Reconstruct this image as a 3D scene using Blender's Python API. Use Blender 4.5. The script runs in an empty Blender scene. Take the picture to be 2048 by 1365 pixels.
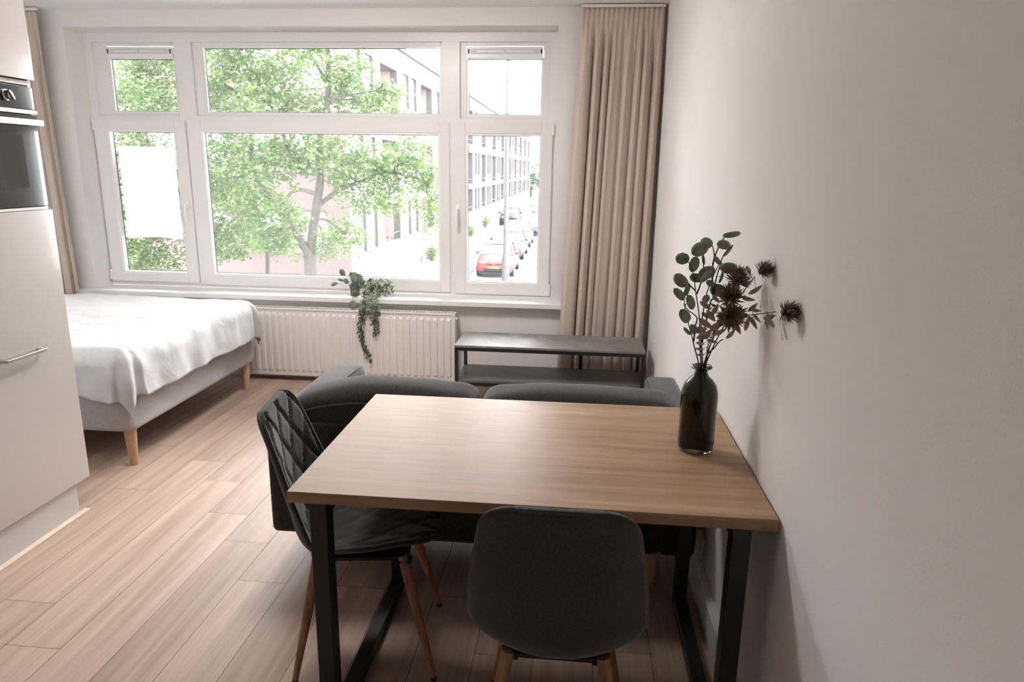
import bpy, bmesh, math, random
from mathutils import Vector, Matrix, noise
C = bpy.context.scene.collection
S = bpy.context.scene
PI = math.pi

# ------------------------------------------------------------------ camera
cam_d = bpy.data.cameras.new('camera')
cam = bpy.data.objects.new('camera', cam_d)
C.objects.link(cam)
F_PX = 1399.48
cam_d.sensor_fit = 'HORIZONTAL'
cam_d.sensor_width = 36.0
cam_d.lens = F_PX / 2048 * 36.0
cam_d.clip_start = 0.05
cam_d.clip_end = 400
yaw, pitch, roll = 0.0922, -0.2421, 0.0152
fw = Vector((-math.sin(yaw) * math.cos(pitch), math.cos(yaw) * math.cos(pitch), math.sin(pitch)))
rt = Vector((math.cos(yaw), math.sin(yaw), 0))
up = rt.cross(fw)
rt2 = rt * math.cos(roll) + up * math.sin(roll)
up2 = up * math.cos(roll) - rt * math.sin(roll)
mw = Matrix(((rt2.x, up2.x, -fw.x, -0.5122), (rt2.y, up2.y, -fw.y, -4.9574), (rt2.z, up2.z, -fw.z, 1.5743), (0, 0, 0, 1)))
cam.matrix_world = mw
S.camera = cam

# ------------------------------------------------------------------ light
S.view_settings.view_transform = 'Standard'
S.view_settings.look = 'None'
S.view_settings.gamma = 1.0
S.view_settings.exposure = 2.2
S.view_settings.use_curve_mapping = False
FILL = 12.0  # glow strength of the added ceiling fill lamp
SKY = 5.0
w = bpy.data.worlds.new('overcast_sky')
S.world = w
w.use_nodes = True
wn = w.node_tree
wn.nodes.clear()
bgn = wn.nodes.new('ShaderNodeBackground')
won = wn.nodes.new('ShaderNodeOutputWorld')
bgn.inputs['Color'].default_value = (0.98, 0.99, 1.02, 1)
bgn.inputs['Strength'].default_value = SKY
wn.links.new(bgn.outputs[0], won.inputs[0])
sd = bpy.data.lights.new('hazy_sun', 'SUN')
sd.energy = 1.9
sd.angle = math.radians(30)
sd.color = (1.0, 0.96, 0.92)
sun = bpy.data.objects.new('hazy_sun', sd)
C.objects.link(sun)
sun.rotation_euler = Vector((-0.55, -0.62, -0.60)).to_track_quat('-Z', 'Y').to_euler()
sun.location = (6, 6, 8)
try:
    S.cycles.max_bounces = 10
    S.cycles.diffuse_bounces = 6
    S.cycles.transparent_max_bounces = 24
    S.cycles.sample_clamp_indirect = 8.0
    S.cycles.caustics_refractive = False
    S.cycles.caustics_reflective = False
except Exception:
    pass

# ------------------------------------------------------------------ materials
MATS = {}
def nodes(name):
    m = bpy.data.materials.new(name)
    m.use_nodes = True
    nt = m.node_tree
    b = nt.nodes['Principled BSDF']
    return m, nt, b
def N(nt, typ, **kw):
    n = nt.nodes.new(typ)
    for k, v in kw.items():
        if k in n.inputs.keys():
            n.inputs[k].default_value = v
        else:
            setattr(n, k, v)
    return n
def coords(nt, scale=(1, 1, 1), kind='Object'):
    t = N(nt, 'ShaderNodeTexCoord')
    mp = N(nt, 'ShaderNodeMapping')
    mp.inputs['Scale'].default_value = scale
    nt.links.new(t.outputs[kind], mp.inputs['Vector'])
    return mp
def ramp(nt, stops):
    r = N(nt, 'ShaderNodeValToRGB')
    e = r.color_ramp.elements
    while len(e) < len(stops):
        e.new(0.5)
    for i, (p, c) in enumerate(stops):
        e[i].position = p
        e[i].color = (c[0], c[1], c[2], 1) if not isinstance(c, (int, float)) else (c, c, c, 1)
    return r
def plain(name, col, rough=0.5, metal=0.0, var=0.04, vscale=6.0, bump=0.0, bscale=80.0, spec=0.5, coat=0.0, coat_rough=0.05, sheen=0.0):
    m, nt, b = nodes(name)
    b.inputs['Roughness'].default_value = rough
    b.inputs['Metallic'].default_value = metal
    b.inputs['Specular IOR Level'].default_value = spec
    b.inputs['Coat Weight'].default_value = coat
    b.inputs['Coat Roughness'].default_value = coat_rough
    b.inputs['Sheen Weight'].default_value = sheen
    mp = coords(nt)
    ns = N(nt, 'ShaderNodeTexNoise', Scale=vscale, Detail=4.0)
    nt.links.new(mp.outputs[0], ns.inputs['Vector'])
    r = ramp(nt, [(0.3, [c * (1 - var) for c in col]), (0.7, [min(1, c * (1 + var)) for c in col])])
    nt.links.new(ns.outputs['Fac'], r.inputs[0])
    nt.links.new(r.outputs[0], b.inputs['Base Color'])
    if bump:
        n2 = N(nt, 'ShaderNodeTexNoise', Scale=bscale, Detail=3.0)
        nt.links.new(mp.outputs[0], n2.inputs['Vector'])
        bp_ = N(nt, 'ShaderNodeBump', Strength=bump, Distance=0.01)
        nt.links.new(n2.outputs['Fac'], bp_.inputs['Height'])
        nt.links.new(bp_.outputs[0], b.inputs['Normal'])
    MATS[name] = m
    return m
def fabric(name, col, col2, scale=420.0, bump=0.35, rough=0.95):
    m, nt, b = nodes(name)
    b.inputs['Roughness'].default_value = rough
    b.inputs['Specular IOR Level'].default_value = 0.15
    b.inputs['Sheen Weight'].default_value = 0.35
    b.inputs['Sheen Roughness'].default_value = 0.5
    mp = coords(nt)
    n1 = N(nt, 'ShaderNodeTexNoise', Scale=scale, Detail=2.0)
    n2 = N(nt, 'ShaderNodeTexNoise', Scale=7.0, Detail=4.0)
    for n_ in (n1, n2):
        nt.links.new(mp.outputs[0], n_.inputs['Vector'])
    r = ramp(nt, [(0.35, col), (0.68, col2)])
    nt.links.new(n1.outputs['Fac'], r.inputs[0])
    mx = N(nt, 'ShaderNodeMixRGB', blend_type='MULTIPLY')
    mx.inputs[0].default_value = 0.35
    r2 = ramp(nt, [(0.3, 0.7), (0.7, 1.0)])
    nt.links.new(n2.outputs['Fac'], r2.inputs[0])
    nt.links.new(r.outputs[0], mx.inputs[1])
    nt.links.new(r2.outputs[0], mx.inputs[2])
    nt.links.new(mx.outputs[0], b.inputs['Base Color'])
    bp_ = N(nt, 'ShaderNodeBump', Strength=bump, Distance=0.002)
    nt.links.new(n1.outputs['Fac'], bp_.inputs['Height'])
    nt.links.new(bp_.outputs[0], b.inputs['Normal'])
    MATS[name] = m
    return m
def wood(name, dark, light, along='y', rough=0.45, grain=1.0, knots=0.0, coat=0.0, per_plank=False, scale=1.0, bump=0.08, spec=0.5):
    """long streaks along one axis, fine pores, broad cathedral bands, optional knots"""
    m, nt, b = nodes(name)
    b.inputs['Coat Weight'].default_value = coat
    b.inputs['Coat Roughness'].default_value = 0.25
    b.inputs['Specular IOR Level'].default_value = spec
    L = {'x': (0.6, 14, 14), 'y': (14, 0.6, 14), 'z': (14, 14, 0.6)}[along]
    t = N(nt, 'ShaderNodeTexCoord')
    vec = t.outputs['Object']
    if per_plank:
        at = N(nt, 'ShaderNodeAttribute', attribute_name='plank')
        ad = N(nt, 'ShaderNodeVectorMath', operation='MULTIPLY_ADD')
        nt.links.new(at.outputs['Color'], ad.inputs[0])
        ad.inputs[1].default_value = (31.0, 47.0, 13.0)
        nt.links.new(vec, ad.inputs[2])
        vec = ad.outputs[0]
    def mapped(k):
        mp = N(nt, 'ShaderNodeMapping')
        mp.inputs['Scale'].default_value = [a * k * scale for a in L]
        nt.links.new(vec, mp.inputs['Vector'])
        return mp
    m1 = mapped(1.0)
    a = N(nt, 'ShaderNodeTexNoise', Scale=1.0, Detail=6.0, Roughness=0.62, Distortion=0.6)
    nt.links.new(m1.outputs[0], a.inputs['Vector'])
    m2 = mapped(7.0)
    f = N(nt, 'ShaderNodeTexNoise', Scale=1.0, Detail=3.0, Roughness=0.6)
    nt.links.new(m2.outputs[0], f.inputs['Vector'])
    m3 = mapped(0.35)
    c = N(nt, 'ShaderNodeTexNoise', Scale=1.0, Detail=1.0, Distortion=0.8)
    nt.links.new(m3.outputs[0], c.inputs['Vector'])
    mul = N(nt, 'ShaderNodeMath', operation='MULTIPLY')
    mul.inputs[1].default_value = 34.0
    nt.links.new(c.outputs['Fac'], mul.inputs[0])
    sn = N(nt, 'ShaderNodeMath', operation='SINE')
    nt.links.new(mul.outputs[0], sn.inputs[0])
    # mix: 0.55 streak + .25 fine + .2 bands
    s1 = N(nt, 'ShaderNodeMath', operation='MULTIPLY_ADD')
    s1.inputs[1].default_value = 0.09 * grain
    nt.links.new(sn.outputs[0], s1.inputs[0])
    nt.links.new(a.outputs['Fac'], s1.inputs[2])
    s2 = N(nt, 'ShaderNodeMath', operation='MULTIPLY_ADD')
    s2.inputs[1].default_value = 0.5 * grain
    nt.links.new(f.outputs['Fac'], s2.inputs[0])
    nt.links.new(s1.outputs[0], s2.inputs[2])
    r = ramp(nt, [(0.45, dark), (0.75, [(p + q) / 2 for p, q in zip(dark, light)]), (1.05 if False else 1.0, light)])
    nt.links.new(s2.outputs[0], r.inputs[0])
    out = r.outputs[0]
    if per_plank:
        hs = N(nt, 'ShaderNodeHueSaturation')
        sep = N(nt, 'ShaderNodeSeparateColor')
        nt.links.new(at.outputs['Color'], sep.inputs[0])
        mr = N(nt, 'ShaderNodeMapRange')
        mr.inputs['To Min'].default_value = 0.92
        mr.inputs['To Max'].default_value = 1.07
        nt.links.new(sep.outputs[0], mr.inputs['Value'])
        nt.links.new(mr.outputs[0], hs.inputs['Value'])
        nt.links.new(out, hs.inputs['Color'])
        out = hs.outputs[0]
    if knots:
        mk = N(nt, 'ShaderNodeMapping')
        ks = {'x': (1.5, 3.4, 3.4), 'y': (3.4, 1.5, 3.4), 'z': (3.4, 3.4, 1.5)}[along]
        mk.inputs['Scale'].default_value = ks
        nt.links.new(vec, mk.inputs['Vector'])
        v = N(nt, 'ShaderNodeTexVoronoi', Scale=1.0)
        nt.links.new(mk.outputs[0], v.inputs['Vector'])
        kr = ramp(nt, [(0.0, 0.25), (0.045, 0.55), (0.12, 1.0)])
        nt.links.new(v.outputs['Distance'], kr.inputs[0])
        mx = N(nt, 'ShaderNodeMixRGB', blend_type='MULTIPLY')
        mx.inputs[0].default_value = knots
        nt.links.new(out, mx.inputs[1])
        nt.links.new(kr.outputs[0], mx.inputs[2])
        out = mx.outputs[0]
    nt.links.new(out, b.inputs['Base Color'])
    rr = ramp(nt, [(0.4, rough * 0.9), (0.9, min(1, rough * 1.15))])
    nt.links.new(s2.outputs[0], rr.inputs[0])
    nt.links.new(rr.outputs[0], b.inputs['Roughness'])
    bp_ = N(nt, 'ShaderNodeBump', Strength=bump, Distance=0.002)
    nt.links.new(f.outputs['Fac'], bp_.inputs['Height'])
    nt.links.new(bp_.outputs[0], b.inputs['Normal'])
    MATS[name] = m
    return m
def brick(name, c1, c2, mortar, axis='xz', scale=1.0):
    m, nt, b = nodes(name)
    b.inputs['Roughness'].default_value = 0.9
    t = N(nt, 'ShaderNodeTexCoord')
    sp = N(nt, 'ShaderNodeSeparateXYZ')
    cb = N(nt, 'ShaderNodeCombineXYZ')
    nt.links.new(t.outputs['Object'], sp.inputs[0])
    nt.links.new(sp.outputs['XYZ'.index(axis[0].upper())], cb.inputs[0])
    nt.links.new(sp.outputs['XYZ'.index(axis[1].upper())], cb.inputs[1])
    bt = N(nt, 'ShaderNodeTexBrick', Scale=1.0)
    bt.inputs['Color1'].default_value = (*c1, 1)
    bt.inputs['Color2'].default_value = (*c2, 1)
    bt.inputs['Mortar'].default_value = (*mortar, 1)
    bt.inputs['Brick Width'].default_value = 0.22
    bt.inputs['Row Height'].default_value = 0.065
    bt.inputs['Mortar Size'].default_value = 0.008
    nt.links.new(cb.outputs[0], bt.inputs['Vector'])
    nt.links.new(bt.outputs['Color'], b.inputs['Base Color'])
    MATS[name] = m
    return m

WALL = (0.81, 0.785, 0.765)
M_wall = plain('painted_wall', WALL, rough=0.85, var=0.008, vscale=1.5, bump=0.05, bscale=220, spec=0.25)
M_ceil = plain('painted_ceiling', (0.88, 0.87, 0.86), rough=0.9, var=0.006, vscale=1.5, spec=0.2)
M_sk = plain('skirting_paint', (0.78, 0.75, 0.73), rough=0.5, var=0.01)
M_pvc = plain('window_frame_white', (0.82, 0.80, 0.785), rough=0.32, var=0.008)
M_bead = plain('glazing_bead_white', (0.88, 0.87, 0.865), rough=0.28, var=0.006)
M_gasket = plain('black_gasket', (0.02, 0.02, 0.022), rough=0.6)
M_sill = plain('sill_white', (0.84, 0.825, 0.81), rough=0.35, var=0.008)
M_rad = plain('radiator_enamel', (0.80, 0.765, 0.73), rough=0.35, var=0.008)
M_grille = plain('ventilator_grey', (0.66, 0.67, 0.67), rough=0.4, var=0.02)
M_dark = plain('dark_plastic', (0.03, 0.03, 0.03), rough=0.5)
M_metal = plain('brushed_steel', (0.52, 0.49, 0.46), rough=0.32, metal=1.0, var=0.05, vscale=60)
M_black = plain('black_powder_coated_steel', (0.012, 0.012, 0.013), rough=0.42, var=0.08, bump=0.04, bscale=500)
M_cab = plain('cream_lacquer', (0.45, 0.41, 0.38), rough=0.16, var=0.006, coat=0.6, coat_rough=0.03)
M_carc = plain('cabinet_carcass', (0.52, 0.49, 0.465), rough=0.4, var=0.01)
M_oven = plain('black_oven_glass', (0.022, 0.023, 0.024), rough=0.09, var=0.04, coat=0.5, coat_rough=0.02)
M_ovenw = plain('oven_door_window', (0.014, 0.018, 0.017), rough=0.04, var=0.02, coat=1.0, coat_rough=0.01)
M_trim = plain('pale_floor_strip', (0.70, 0.58, 0.47), rough=0.5, var=0.03)
M_floor = wood('laminate_floor', (0.34, 0.24, 0.188), (0.56, 0.42, 0.345), 'y', rough=0.45, grain=0.7, per_plank=True, spec=0.2, bump=0.04)
M_gap = plain('plank_gap', (0.05, 0.03, 0.022), rough=0.9)
M_table = wood('oak_table_laminate', (0.27, 0.160, 0.097), (0.50, 0.328, 0.215), 'x', rough=0.40, grain=0.75, knots=0.6, bump=0.10, spec=0.14, scale=2.0)
M_tedge = wood('oak_table_edge', (0.21, 0.11, 0.06), (0.46, 0.28, 0.165), 'x', rough=0.5, grain=0.9)
M_leg = wood('chair_leg_wood_print', (0.16, 0.07, 0.035), (0.44, 0.24, 0.14), 'z', rough=0.5, grain=1.0, scale=3.0)
M_bleg = wood('beech_leg', (0.48, 0.31, 0.18), (0.72, 0.52, 0.36), 'z', rough=0.45, grain=0.5)
M_chair = fabric('charcoal_chair_fabric', (0.017, 0.0165, 0.016), (0.05, 0.048, 0.046))
M_pipe = fabric('charcoal_piping', (0.05, 0.048, 0.045), (0.11, 0.105, 0.10), scale=700)
M_sofa = fabric('anthracite_sofa_fabric', (0.017, 0.0165, 0.016), (0.060, 0.057, 0.055), scale=330, bump=0.5)
M_bedf = fabric('grey_bed_fabric', (0.30, 0.29, 0.285), (0.44, 0.425, 0.42), scale=500, bump=0.2)
M_matt = fabric('mattress_ticking', (0.70, 0.69, 0.68), (0.80, 0.79, 0.78), scale=300, bump=0.1)
def linen():
    m, nt, b = nodes('white_striped_cotton')
    b.inputs['Roughness'].default_value = 0.9
    b.inputs['Specular IOR Level'].default_value = 0.2
    b.inputs['Sheen Weight'].default_value = 0.2
    mp = coords(nt, (1, 1, 1), 'UV')
    wv = N(nt, 'ShaderNodeTexWave', Scale=75.0, Distortion=0.0)
    wv.bands_direction = 'X'
    nt.links.new(mp.outputs[0], wv.inputs['Vector'])
    r = ramp(nt, [(0.15, (0.44, 0.435, 0.43)), (0.45, (0.49, 0.49, 0.49))])
    nt.links.new(wv.outputs['Fac'], r.inputs[0])
    nt.links.new(r.outputs[0], b.inputs['Base Color'])
    mo = coords(nt)
    n1 = N(nt, 'ShaderNodeTexNoise', Scale=3.5, Detail=3.0, Roughness=0.5, Distortion=1.5)
    nt.links.new(mo.outputs[0], n1.inputs['Vector'])
    bp_ = N(nt, 'ShaderNodeBump', Strength=0.35, Distance=0.03)
    nt.links.new(n1.outputs['Fac'], bp_.inputs['Height'])
    nt.links.new(bp_.outputs[0], b.inputs['Normal'])
    return m
M_duvet = linen()
def curtain_mat():
    m, nt, b = nodes('beige_curtain_fabric')
    b.inputs['Roughness'].default_value = 0.95
    b.inputs['Specular IOR Level'].default_value = 0.1
    b.inputs['Sheen Weight'].default_value = 0.15
    mp = coords(nt)
    n1 = N(nt, 'ShaderNodeTexNoise', Scale=500.0, Detail=2.0)
    nt.links.new(mp.outputs[0], n1.inputs['Vector'])
    r = ramp(nt, [(0.3, (0.60, 0.515, 0.445)), (0.7, (0.70, 0.61, 0.535))])
    nt.links.new(n1.outputs['Fac'], r.inputs[0])
    nt.links.new(r.outputs[0], b.inputs['Base Color'])
    tr = N(nt, 'ShaderNodeBsdfTranslucent')
    tr.inputs['Color'].default_value = (0.5, 0.41, 0.33, 1)
    mx = N(nt, 'ShaderNodeMixShader')
    mx.inputs[0].default_value = 0.12
    o = nt.nodes['Material Output']
    nt.links.new(b.outputs[0], mx.inputs[1])
    nt.links.new(tr.outputs[0], mx.inputs[2])
    nt.links.new(mx.outputs[0], o.inputs[0])
    return m
M_curt = curtain_mat()
def glass_pane():
    m, nt, b = nodes('window_glass')
    nt.nodes.remove(b)
    o = nt.nodes['Material Output']
    tr = N(nt, 'ShaderNodeBsdfTransparent')
    tr.inputs['Color'].default_value = (0.965, 0.975, 0.97, 1)
    gl = N(nt, 'ShaderNodeBsdfGlossy', Roughness=0.0)
    lw = N(nt, 'ShaderNodeFresnel', IOR=1.45)
    mx = N(nt, 'ShaderNodeMixShader')
    nt.links.new(lw.outputs[0], mx.inputs[0])
    nt.links.new(tr.outputs[0], mx.inputs[1])
    nt.links.new(gl.outputs[0], mx.inputs[2])
    # faint translucent veil imitating glare haze over the outdoor view
    veil = N(nt, 'ShaderNodeBsdfTranslucent')
    veil.inputs['Color'].default_value = (0.9, 0.9, 0.92, 1)
    m2 = N(nt, 'ShaderNodeMixShader')
    m2.inputs[0].default_value = 0.0075
    nt.links.new(mx.outputs[0], m2.inputs[1])
    nt.links.new(veil.outputs[0], m2.inputs[2])
    nt.links.new(m2.outputs[0], o.inputs[0])
    return m
M_glass = glass_pane()
M_bench = plain('concrete_look_board', (0.22, 0.205, 0.19), spec=.16, rough=0.4, var=0.22, vscale=9.0)
M_shelf = plain('dark_concrete_board', (0.12, 0.11, 0.10), rough=0.35, var=0.2, vscale=9.0)
M_pot = plain('grey_plastic_pot', (0.10, 0.10, 0.10), rough=0.5)
M_soil = plain('potting_soil', (0.04, 0.03, 0.02), rough=1.0, bump=0.5)
def leafmat(name, c1, c2, rough=0.55, trans=0.15, tcol=(0.3, 0.5, 0.15)):
    m, nt, b = nodes(name)
    b.inputs['Roughness'].default_value = rough
    mp = coords(nt)
    n1 = N(nt, 'ShaderNodeTexNoise', Scale=(25.0 if trans < 0.3 else 1.4), Detail=3.0)
    nt.links.new(mp.outputs[0], n1.inputs['Vector'])
    r = ramp(nt, [(0.35, c1), (0.65, c2)])
    nt.links.new(n1.outputs['Fac'], r.inputs[0])
    nt.links.new(r.outputs[0], b.inputs['Base Color'])
    tr = N(nt, 'ShaderNodeBsdfTranslucent')
    tr.inputs['Color'].default_value = (*tcol, 1)
    mx = N(nt, 'ShaderNodeMixShader')
    mx.inputs[0].default_value = trans
    o = nt.nodes['Material Output']
    nt.links.new(b.outputs[0], mx.inputs[1])
    nt.links.new(tr.outputs[0], mx.inputs[2])
    nt.links.new(mx.outputs[0], o.inputs[0])
    return m
M_euc = leafmat('eucalyptus_leaf', (0.19, 0.215, 0.165), (0.32, 0.35, 0.28))
M_tan = leafmat('dried_tan_leaf', (0.29, 0.21, 0.16), (0.47, 0.36, 0.285), tcol=(0.4, 0.25, 0.15))
M_head = leafmat('dried_flower_brown', (0.15, 0.105, 0.08), (0.42, 0.32, 0.25), tcol=(0.2, 0.1, 0.05))
M_stem = plain('dark_stem', (0.028, 0.018, 0.014), rough=0.7, var=0.2, vscale=80)
M_pep = leafmat('round_plant_leaf', (0.13, 0.17, 0.125), (0.26, 0.32, 0.25), trans=0.12)
M_ivy = leafmat('variegated_leaf', (0.09, 0.14, 0.07), (0.62, 0.66, 0.52), trans=0.2, tcol=(0.5, 0.6, 0.35))
M_ivyd = leafmat('dark_trailing_leaf', (0.07, 0.085, 0.05), (0.15, 0.175, 0.11), trans=0.15)
def vase_mat():
    m, nt, b = nodes('smoky_olive_glass')
    b.inputs['Base Color'].default_value = (0.115, 0.105, 0.062, 1)
    b.inputs['Roughness'].default_value = 0.02
    b.inputs['IOR'].default_value = 1.45
    b.inputs['Transmission Weight'].default_value = 1.0
    return m
M_vase = vase_mat()
M_sign = leafmat('white_translucent_board', (0.75, 0.75, 0.75), (0.78, 0.78, 0.78), rough=0.6, trans=0.6, tcol=(0.6, 0.6, 0.6))
# outdoors
M_brick = brick('red_brick_gable', (0.075, 0.050, 0.047), (0.088, 0.060, 0.057), (0.09, 0.08, 0.078), 'xz')
M_brickf = brick('pale_brick_street_front', (0.054, 0.046, 0.045), (0.060, 0.052, 0.051), (0.065, 0.060, 0.060), 'yz')
M_brickl = brick('red_brick_recess', (0.21, 0.14, 0.13), (0.25, 0.175, 0.165), (0.26, 0.22, 0.21), 'yz')
M_conc = plain('white_concrete', (0.09, 0.088, 0.088), rough=0.8, var=0.03)
M_ewin = plain('outdoor_window_glass', (0.17, 0.165, 0.165), rough=0.4, var=0.05)
M_ewf = plain('outdoor_window_frame', (0.09, 0.09, 0.09), rough=0.5)
M_curti = plain('net_curtain', (0.14, 0.14, 0.15), rough=0.9, var=0.04)
M_pave = brick('pavement_slabs', (0.26, 0.25, 0.25), (0.29, 0.28, 0.28), (0.2, 0.19, 0.19), 'xy')
M_road = plain('street_asphalt', (0.24, 0.235, 0.24), rough=0.9, var=0.05, vscale=2)
M_bark = plain('grey_bark', (0.036, 0.030, 0.024), rough=0.95, var=0.3, vscale=9, bump=0.8, bscale=20)
M_leaf = leafmat('linden_leaf', (0.022, 0.050, 0.010), (0.056, 0.090, 0.020), rough=0.5, trans=0.35, tcol=(0.10, 0.17, 0.04))
M_leaff = leafmat('hazed_distant_leaf', (0.14, 0.19, 0.12), (0.19, 0.24, 0.16), rough=0.6, trans=0.4, tcol=(0.28, 0.34, 0.22))  # paler than the near leaves, distance haze put into the colour
M_pole = plain('galvanised_pole', (0.062, 0.063, 0.065), spec=.1, rough=0.7, var=0.04)
M_tyre = plain('tyre_rubber', (0.016, 0.016, 0.016), spec=.1, rough=0.9)
M_cglass = plain('car_glass', (0.025, 0.026, 0.027), rough=0.35, var=0.03, spec=.3)
M_plate = plain('yellow_number_plate', (0.10, 0.075, 0.03), rough=0.5)
M_lamp = plain('headlamp', (0.08, 0.08, 0.082), rough=0.4, spec=.2)

# ------------------------------------------------------------------ helpers
WM = {}
def wmat(o):
    return WM.get(o.name, Matrix.Identity(4))
def tag(o, label=None, cat=None, group=None, kind=None):
    if label: o['label'] = label
    if cat: o['category'] = cat
    if group: o['group'] = group
    if kind: o['kind'] = kind
    return o
def thing(name, label, cat, loc=(0, 0, 0), rz=0.0, group=None, parent=None, kind=None):
    o = bpy.data.objects.new(name, None)
    C.objects.link(o)
    o.empty_display_size = 0.1
    o.location = loc
    o.rotation_euler = (0, 0, rz)
    WM[o.name] = Matrix.Translation(Vector(loc)) @ Matrix.Rotation(rz, 4, 'Z')
    return tag(o, label, cat, group, kind)
def obj(name, bm, mat, parent=None, smooth=False, world=True, label=None, cat=None, group=None, kind=None, loc=None, angle=40):
    """bm holds world coordinates (world=True) or coordinates local to the parent"""
    me = bpy.data.meshes.new(name)
    P = Matrix.Identity(4)
    if parent is not None:
        P = wmat(parent)
    if loc is not None:
        my = Matrix.Translation(Vector(loc))
    else:
        my = P
    if world:
        bm.transform(my.inverted())
    bmesh.ops.recalc_face_normals(bm, faces=bm.faces)
    bm.to_mesh(me)
    bm.free()
    mats = mat if isinstance(mat, (list, tuple)) else [mat]
    for m_ in mats:
        me.materials.append(m_)
    if smooth:
        me.polygons.foreach_set('use_smooth', [True] * len(me.polygons))
        if angle:
            me.set_sharp_from_angle(angle=math.radians(angle))
    o = bpy.data.objects.new(name, me)
    C.objects.link(o)
    if parent is not None:
        o.parent = parent
        if loc is not None:
            o.matrix_local = P.inverted() @ my
    elif loc is not None:
        o.location = loc
    WM[o.name] = my
    return tag(o, label, cat, group, kind)
def new(): return bmesh.new()
def box(bm, x0, x1, y0, y1, z0, z1, bev=0.0, seg=2, mi=0, rot=None):
    r = bmesh.ops.create_cube(bm, size=1.0)
    vs = r['verts']
    for v in vs:
        v.co = Vector(((x0 + x1) / 2 + v.co.x * (x1 - x0), (y0 + y1) / 2 + v.co.y * (y1 - y0), (z0 + z1) / 2 + v.co.z * (z1 - z0)))
    if rot is not None:
        bmesh.ops.transform(bm, matrix=rot, verts=vs)
    fs = list({f for v in vs for f in v.link_faces})
    for f in fs: f.material_index = mi
    if bev > 0:
        es = list({e for v in vs for e in v.link_edges})
        rr = bmesh.ops.bevel(bm, geom=es, offset=bev, segments=seg, profile=0.5, affect='EDGES')
        for f in rr['faces']: f.material_index = mi
    return bm
def frame(bm, x0, x1, z0, z1, y0, y1, wl, wr, wb, wt, bev=0.0):
    """rectangular frame in an xz plane"""
    box(bm, x0, x0 + wl, y0, y1, z0, z1, bev)
    box(bm, x1 - wr, x1, y0, y1, z0, z1, bev)
    box(bm, x0 + wl, x1 - wr, y0, y1, z0, z0 + wb, bev)
    box(bm, x0 + wl, x1 - wr, y0, y1, z1 - wt, z1, bev)
def ring_pts(c, d, r, n, ref=None):
    d = d.normalized()
    a = ref if ref is not None else (Vector((0, 0, 1)) if abs(d.z) < 0.9 else Vector((1, 0, 0)))
    u = d.cross(a).normalized()
    v = d.cross(u).normalized()
    return [c + (u * math.cos(2 * PI * i / n) + v * math.sin(2 * PI * i / n)) * r for i in range(n)]
def tube(bm, pts, rad, n=8, caps=True, mi=0):
    pts = [Vector(p) for p in pts]
    rr = rad if isinstance(rad, (list, tuple)) else [rad] * len(pts)
    rings = []
    for i, p in enumerate(pts):
        d = (pts[min(i + 1, len(pts) - 1)] - pts[max(i - 1, 0)])
        rings.append([bm.verts.new(q) for q in ring_pts(p, d, rr[i], n)])
    for a, b in zip(rings, rings[1:]):
        # align
        k = min(range(n), key=lambda s: sum((a[j].co - b[(j + s) % n].co).length for j in range(0, n, max(1, n // 4))))
        for j in range(n):
            f = bm.faces.new((a[j], a[(j + 1) % n], b[(j + 1 + k) % n], b[(j + k) % n]))
            f.material_index = mi
        b[:] = [b[(j + k) % n] for j in range(n)]
    if caps:
        try:
            bm.faces.new(rings[0]).material_index = mi
            bm.faces.new(list(reversed(rings[-1]))).material_index = mi
        except Exception: pass
    return bm
def smooth_path(pts, sub=4):
    pts = [Vector(p) for p in pts]
    out = []
    for i in range(len(pts) - 1):
        p0 = pts[max(i - 1, 0)]; p1 = pts[i]; p2 = pts[i + 1]; p3 = pts[min(i + 2, len(pts) - 1)]
        for k in range(sub):
            t = k / sub
            out.append(0.5 * ((2 * p1) + (-p0 + p2) * t + (2 * p0 - 5 * p1 + 4 * p2 - p3) * t * t + (-p0 + 3 * p1 - 3 * p2 + p3) * t ** 3))
    out.append(pts[-1])
    return out
def lathe(bm, prof, c=(0, 0, 0), n=40, close_top=False, close_bottom=False):
    c = Vector(c)
    rings = []
    for r, z in prof:
        rings.append([bm.verts.new(c + Vector((r * math.cos(2 * PI * i / n), r * math.sin(2 * PI * i / n), z))) for i in range(n)])
    for a, b in zip(rings, rings[1:]):
        for j in range(n):
            bm.faces.new((a[j], a[(j + 1) % n], b[(j + 1) % n], b[j]))
    if close_bottom: bm.faces.new(list(reversed(rings[0])))
    if close_top: bm.faces.new(rings[-1])
    return bm
def copy_tree(o, parent=None):
    c = o.copy()
    C.objects.link(c)
    if parent is not None: c.parent = parent
    for ch in o.children: copy_tree(ch, c)
    return c
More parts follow.
